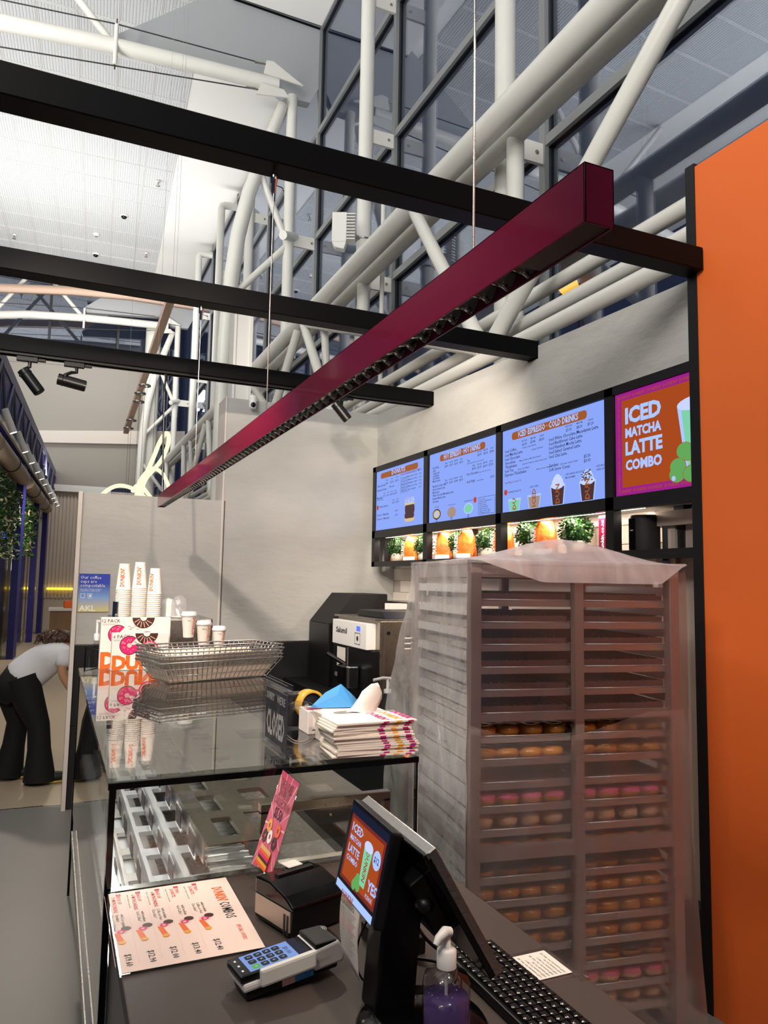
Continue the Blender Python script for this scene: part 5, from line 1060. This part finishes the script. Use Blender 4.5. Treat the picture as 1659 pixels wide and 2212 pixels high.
# keyboard
t=thing('keyboard','black till keyboard with white key letters at the counter bottom right','keyboard',(.845,1.24,ZC))
MB('black_plastic').prism([(.782,1.05,ZC),(.905,1.05,ZC),(.905,1.05,ZC+.012),(.782,1.05,ZC+.02)],(0,.385,0)).build('case',t,bevel=.003)
k0=MB('black_plastic').prism([(.79,1.405,ZC+.017),(.806,1.405,ZC+.017),(.804,1.407,ZC+.026),(.792,1.407,ZC+.026)],(0,.016,0)).build('key',t)
lt=MB('print_white')
for r in range(6):
    for c in range(19):
        if r or c: inst(k0,t,(r*.0187,-c*.0191,-r*.0009))
        lt.text('QWERTYUIOPASDFGHJKLZXCVBNM0123456789'[(r*19+c)%36],(.795+r*.0187,1.41-c*.0191,ZC+.0264-r*.0009),Y_,-X_,.008,.02)
lt.build('key_letters',t)
# till drawer note in a sleeve, clipboard
t=thing('sleeved_note','small printed note in a clear sleeve on the counter beside the keyboard','note',(.95,1.33,ZC)); MB('acrylic').box(.89,1.012,1.268,1.39,ZC,ZC+.0015).build('sleeve',t); MB('paper').box(.896,1.0,1.28,1.376,ZC+.0016,ZC+.0022).build('sheet',t)
m=MB('print_black')
for i in range(10): m.text('staff reminder for this till'[:28-3*(i%3)],(.902+.0095*i,1.285,ZC+.0025),Y_,-X_,.007,.0,fit=.082-.012*(i%3))
m.build('print',t); MB('clear_plastic').tube([(.99,1.268,ZC+.002),(1.012,1.262,ZC+.003),(1.014,1.245,ZC+.003),(.995,1.25,ZC+.003)],.002,6).build('sleeve_clip',t)
t=thing('clipboard','brown clipboard with paper half hidden behind the staff screen','clipboard',(.92,1.84,ZC)); MB('clip_wood').box(.86,.98,1.735,1.95,ZC,ZC+.004).build('board',t,bevel=.001); MB('paper').box(.866,.972,1.745,1.93,ZC+.0041,ZC+.007).build('paper',t)
tag(MB('paper').box(.66,.74,1.62,1.70,ZC+.07,ZC+.074).build('till_slip',bevel=.0),'white slip lying on the box behind the receipt printer','paper') if False else None
t=thing('cash_scanner','small black box with a white mark behind the till column','box',(.72,1.5,ZC)); MB('black_plastic').box(.66,.76,1.46,1.58,ZC,ZC+.035).build('body',t,bevel=.004); MB('print_white').text('+',(.72,1.49,ZC+.0356),X_,Y_,.025,.02).build('mark',t)
# ================================================================ WRAPPED BAKERY RACK
RA=-math.radians(9); RO=V((1.30,2.196,0)); RW,RD,RH=.82,.64,1.773
RM=Matrix.Translation(RO)@Matrix.Rotation(RA,4,'Z')
rk=thing('bakery_rack','tall aluminium bakery rack full of trays, wrapped in clear plastic','rack',RO,RA)
def rp(n,mb,**k): return mb.build(n,rk,local=True,**k)
for x,y in ((0,0),(RW-.04,0),(0,RD-.04),(RW-.04,RD-.04)): rp('upright',MB('rack_alu').box(x,x+.04,y,y+.04,.12,RH),bevel=.002,seg=1)
for y in (0,RD-.03): rp('centre_upright',MB('rack_alu').box(RW/2-.017,RW/2+.017,y,y+.03,.12,RH))
for z in (RH-.05,.78,.12): 
    rp('cross_bar',MB('rack_alu').box(.04,RW-.04,0.004,.03,z,z+.045)); rp('cross_bar',MB('rack_alu').box(.04,RW-.04,RD-.03,RD-.004,z,z+.045))
    for x in (0.005,RW-.03): rp('side_bar',MB('rack_alu').box(x,x+.025,.04,RD-.04,z,z+.045))
rp('cross_bar',MB('rack_alu').box(.04,RW-.04,0.004,.03,1.235,1.26))
rp('top_sheet',MB('rack_alu').box(0,RW,0,RD,RH-.004,RH))
for x,y in ((.03,.03),(RW-.03,.03),(.03,RD-.03),(RW-.03,RD-.03)):
    rp('castor',MB('soft_dark').cyl((x-.012,y,.06),(x+.012,y,.06),.058,16).box(x-.015,x+.015,y-.02,y+.02,.09,.122))
LV=[.20+.0775*k for k in range(20)]
r0=rp('runner',MB('alu_bright').box(.004,.03,.02,RD-.02,LV[0]-.004,LV[0]+.026))
for k,z in enumerate(LV):
    if k: inst(r0,rk,(0,0,z-LV[0]))
    inst(r0,rk,(RW-.034,0,z-LV[0]))
# trays
def tray(kx,z,label,first=[None],deep=[None]):
    x0=.036+kx*.39
    wpos=RM@V((x0,0,z))
    if z>1.2:
        if deep[0]: return dup(deep[0],wpos,label,RA)
        t=dup(first[0],wpos,label,RA); deep[0]=t
        m=MB('pan_brown').box(.006,.349,.040,.048,.006,.046).box(.006,.349,.58,.588,.006,.05).box(.006,.012,.04,.588,.006,.046).box(.343,.349,.04,.588,.006,.046)
        for i in range(11): m.box(.03+.03*i,.034+.03*i,.05,.58,.02,.05)
        m.build('deep_pan',t,local=True); return t
    if first[0]: return dup(first[0],wpos,label,RA)
    t=thing('baking_tray',label,'tray',wpos,RA,'baking trays in the rack'); first[0]=t
    m=MB('alu').box(0,.355,.035,.60,0.001,.004); m.box(0,.355,.033,.037,.001,.024).box(0,.355,.598,.602,.001,.024).box(-.002,.002,.035,.6,.001,.024).box(.353,.357,.035,.6,.001,.024); m.build('pan',t,local=True)
    m=MB('alu_bright'); m.tube([(-.002,.033,.024),(.357,.033,.024),(.357,.602,.024),(-.002,.602,.024)],.003,6,closed=True); m.build('rolled_rim',t,local=True)
    MB('paper_liner').box(.012,.343,.05,.59,.0042,.0055).build('paper_liner',t,local=True)
    m=MB('steel')
    for i in range(14): m.cyl((.02+.024*i,.05,.012),(.02+.024*i,.58,.012),.0016,4)
    m.build('cooling_wires',t,local=True)
    return t
ORD=['lowest']+['%s from the bottom'%w for w in 'second third fourth fifth sixth seventh eighth ninth tenth eleventh twelfth thirteenth fourteenth fifteenth sixteenth seventeenth eighteenth nineteenth'.split()]+['topmost']
DN={}
def donut(kind,p,label,grp):
    if kind in DN: return dup(DN[kind],p,label,random.uniform(0,6),grp)
    t=thing('donut',label,'donut',p,0,grp); DN[kind]=t
    dough,ice=kind
    m=MB(dough); (m.torus(p+V((0,0,.021)),.027,.020,20,10) if dough!='donut_pale' or ice else m.ball(p+V((0,0,.026)),.038,16,(1,1,.7))); m.build('dough',t)
    if ice:
        q=MB(ice); q.torus(p+V((0,0,.026)),.027,.0185,20,10); q.build('icing',t)
    return t
kinds={0:('donut_pale',None),1:('donut_pale','donut_pink'),2:('donut_glazed','donut_choc'),3:('donut_glazed',None),4:('donut_glazed','donut_glazed'),5:('donut_glazed',None),6:('donut_glazed','donut_choc'),7:('donut_glazed',None),8:('donut_pale',None),9:('donut_glazed','donut_pink'),11:('donut_glazed',None),12:('donut_glazed',None)}
KN={('donut_pale',None):'pale bun',('donut_pale','donut_pink'):'pink donut',('donut_glazed','donut_choc'):'chocolate donut',('donut_glazed',None):'golden donut',('donut_glazed','donut_glazed'):'shiny donut',('donut_glazed','donut_pink'):'pink donut'}
for k,z in enumerate(LV[:-1]):
    for c in (0,1):
        zz=z+.027
        tray(c,zz,'aluminium baking tray, %s, in the %s column of the rack'%(ORD[k],('left','right')[c]))
        if k in kinds:
            for i in range(4):
                for j in range(2):
                    p=RM@V((.036+c*.39+.045+.088*i+random.uniform(-.004,.004),.085+.10*j,zz+.0145))
                    kd=kinds[k]; donut(kd,p,'%s, %s row, %s left, %s tray, %s column'%(KN[kd],('front','second')[j],('farthest','second from','third from','fourth from')[i],ORD[k],('left','right')[c]),'%ss, %s tray, %s column'%(KN[kd],ORD[k],('left','right')[c]))
# polythene
from mathutils import noise as NZ
def sheet(name,mat_,fn,nu,nv,amp,freq,label=None,parent=None):
    m=MB(mat_); vs=[];fs=[]
    for j in range(nv+1):
        for i in range(nu+1):
            u,v=i/nu,j/nv; p=V(fn(u,v)); q=V((p.x*freq,p.y*freq,p.z*freq*.45)); d=NZ.noise(q)*.65+NZ.noise(q*2.7)*.35
            e=1e-3; t1=V(fn(min(1,u+e),v))-V(fn(max(0,u-e),v)); t2=V(fn(u,min(1,v+e)))-V(fn(u,max(0,v-e))); n=t1.cross(t2)
            vs.append(p+(n.normalized() if n.length>1e-12 else V((0,0,1)))*d*amp)
    for j in range(nv):
        for i in range(nu): a=j*(nu+1)+i; fs.append((a,a+1,a+nu+2,a+nu+1))
    m.add(vs,fs,True); return m.build(name,parent,local=True)
pc=thing('plastic_cover','wrinkled clear plastic cover draped over the bakery rack','cover',RO,RA)
S=lambda a,b,x: max(0,min(1,(x-a)/(b-a)))**2*(3-2*max(0,min(1,(x-a)/(b-a))))
def side(u,v):  # u: front to back, v: top to bottom
    z=RH+.012-v*1.70; fl=S(.02,.42,v)*S(.35,1,u)
    return (-.018-.05*fl-.02*S(.5,1,v)*u, -.014+u*(RD+.02+.20*fl), z)
sheet('side_sheet','film_side',side,36,70,.014,9,parent=pc)
sheet('back_sheet','film_low',lambda u,v:(-.01+u*(RW+.02),RD+.02,RH-v*1.68),20,40,.01,7,parent=pc)
def rside(u,v): return (RW+.016+.05*S(.5,1,v)*(1-.3*u), -.02+u*(RD+.03), RH+.01-v*1.70)
sheet('side_sheet','film_front',rside,14,40,.012,8,parent=pc)
def front(u,v): return (-.014+u*(RW+.03), -.018-.004*math.sin(u*9), RH-.02-v*.52)
sheet('front_sheet_upper','film_front',front,30,16,.004,7,parent=pc)
def low(u,v):
    top=1.235-.085*math.sin(math.pi*min(1,u*1.25))*(1-.6*u)+.03*u
    return (-.016+u*(RW+.036+.05*S(.3,1,v)), -.024-.03*S(.1,.9,v)*math.sin(math.pi*u), top-v*(top-.06))
sheet('front_sheet_lower','film_low',low,44,60,.014,6,parent=pc)
def top(u,v):
    pk=.085*math.exp(-((u-.5)/.30)**2)*math.exp(-((v-.25)/.42)**2)*(1 if u>.05 else u/.05)
    return (-.012+u*(RW+.024), -.02+v*(RD+.04), RH+.010+pk*S(0,.12,v))
sheet('top_sheet','film_top',top,40,24,.006,7,parent=pc)
def flap(u,v):
    d=.072*min(1,max(0,(u-.03)/.28))*min(1,max(0,(.99-u)/.12))+.004
    return (-.012+u*(RW+.024), -.022-.012*v, RH+.012-v*d)
sheet('front_flap','film_top',flap,40,8,.004,9,parent=pc)
# ================================================================ PERSON BENDING IN THE HALL
PB=V((-.14,7.0,0))
pr=thing('person','person in white t-shirt and black flared trousers bending forward behind the partition','person',PB)
def skin_mesh(name,pts,edges,rad,m,parent,root=0,sub=2):
    me=bpy.data.meshes.new(name); me.from_pydata([tuple(V(p)-PB) for p in pts],edges,[]); me.materials.append(M[m])
    o=bpy.data.objects.new(name,me); COL.objects.link(o); o.parent=parent; WL[o.name]=PB
    md=o.modifiers.new('skin','SKIN'); md.use_smooth_shade=True
    for i,r in enumerate(rad):
        sv=me.skin_vertices[0].data[i]; sv.radius=(r if isinstance(r,tuple) else (r,r)); sv.use_root=(i==root)
    s=o.modifiers.new('sub','SUBSURF'); s.levels=sub; s.render_levels=sub
    return o
yb=7.0
# joints: pelvis, waist, chest, neck, head ; legs ; arms
J=[(-.24,yb,.90),(-.12,yb,.99),(.06,yb,1.10),(.17,yb,1.13),(.25,yb,1.10),
   (-.25,yb+.10,.86),(-.21,yb+.12,.47),(-.26,yb+.13,.08),(-.16,yb+.12,.04),
   (-.20,yb-.09,.86),(-.03,yb-.12,.47),(.0,yb-.13,.08),(.10,yb-.13,.04),
   (.12,yb-.17,1.08),(.10,yb-.2,.90),(.19,yb-.2,.74),(.12,yb+.17,1.08),(.2,yb+.2,.86),(.3,yb+.2,.7)]
E_=[(0,1),(1,2),(2,3),(3,4),(0,5),(5,6),(6,7),(7,8),(0,9),(9,10),(10,11),(11,12),(2,13),(13,14),(14,15),(2,16),(16,17),(17,18)]
Rr=[.07,.07,.08,.05,.07,.06,.06,.04,.03,.07,.06,.04,.03,.055,.04,.03,.055,.04,.03]
skin_mesh('body',J,E_,Rr,'skin',pr)
m=MB('skin')
for s,(h,dx) in ((-1,((.19,yb-.2,.74),1)),(1,((.3,yb+.2,.7),1))):
    h=V(h); m.ball(h+V((.02,0,-.02)),.04,10,(1,.5,1.1))
    for k in range(4): m.tube([h+V((.03,-.025+.017*k,-.045)),h+V((.05,-.025+.017*k,-.085)),h+V((.045,-.025+.017*k,-.115+.006*abs(k-1.5)))],[.009,.008,.006],7)
    m.tube([h+V((.0,-.03*1,-.02)),h+V((-.005,-.045,-.055)),h+V((.01,-.045,-.08))],[.010,.009,.007],7)
m.build('hand',pr)
# t-shirt
sp=[(-.25,yb,.79),(-.17,yb,.87),(-.07,yb,.96),(.04,yb,1.05),(.12,yb,1.09),(.12,yb-.17,1.04),(.13,yb-.2,.93),(.12,yb+.17,1.04),(.19,yb+.2,.93)]
skin_mesh('t_shirt',sp,[(0,1),(1,2),(2,3),(3,4),(3,5),(5,6),(3,7),(7,8)],[(.175,.18),(.168,.175),(.152,.17),(.142,.168),(.09,.1),(.085,.085),(.075,.075),(.085,.085),(.075,.075)],'shirt',pr)
# flared trousers
m=MB('jeans'); m.tube([(-.37,yb,.86),(-.29,yb,.81),(-.21,yb,.70)],[.11,.168,.12],18)
m.tube([(-.27,yb+.08,.86),(-.26,yb+.10,.66),(-.215,yb+.12,.47),(-.235,yb+.125,.28),(-.27,yb+.13,.03)],[.125,.112,.085,.088,.122],18)
m.tube([(-.20,yb-.07,.86),(-.13,yb-.09,.66),(-.05,yb-.12,.47),(-.035,yb-.125,.28),(-.02,yb-.13,.03)],[.135,.117,.087,.09,.125],18); m.build('trousers',pr)
for x,y in ((-.12,yb+.12),(.12,yb-.13)):
    q=MB('shoe'); q.ball((x-.03,y,.045),.13,16,(1,.36,.36)); q.build('shoe',pr); q=MB('sole'); q.ball((x-.03,y,.012),.135,16,(1,.38,.12)); q.build('shoe_sole',pr)
# long curly hair hanging over the head
m=MB('hair'); m.ball((.07,yb-.01,1.17),.10,14,(1.45,1.2,.75))
for i in range(420):
    a=random.uniform(0,6.28); r=random.uniform(.0,.13); p=V((.06+r*1.25*math.cos(a),yb+.09*math.sin(a),1.235-.28*r+.02*random.random())); pts=[p]
    d=V((random.uniform(-.5,.6),random.uniform(-.4,.4),-.35)).normalized()
    for k in range(4): d=(d+V((random.gauss(0,.4),random.gauss(0,.4),-.12))).normalized(); pts.append(pts[-1]+d*.024)
    m.tube(pts,.0055,4)
m.build('hair',pr)
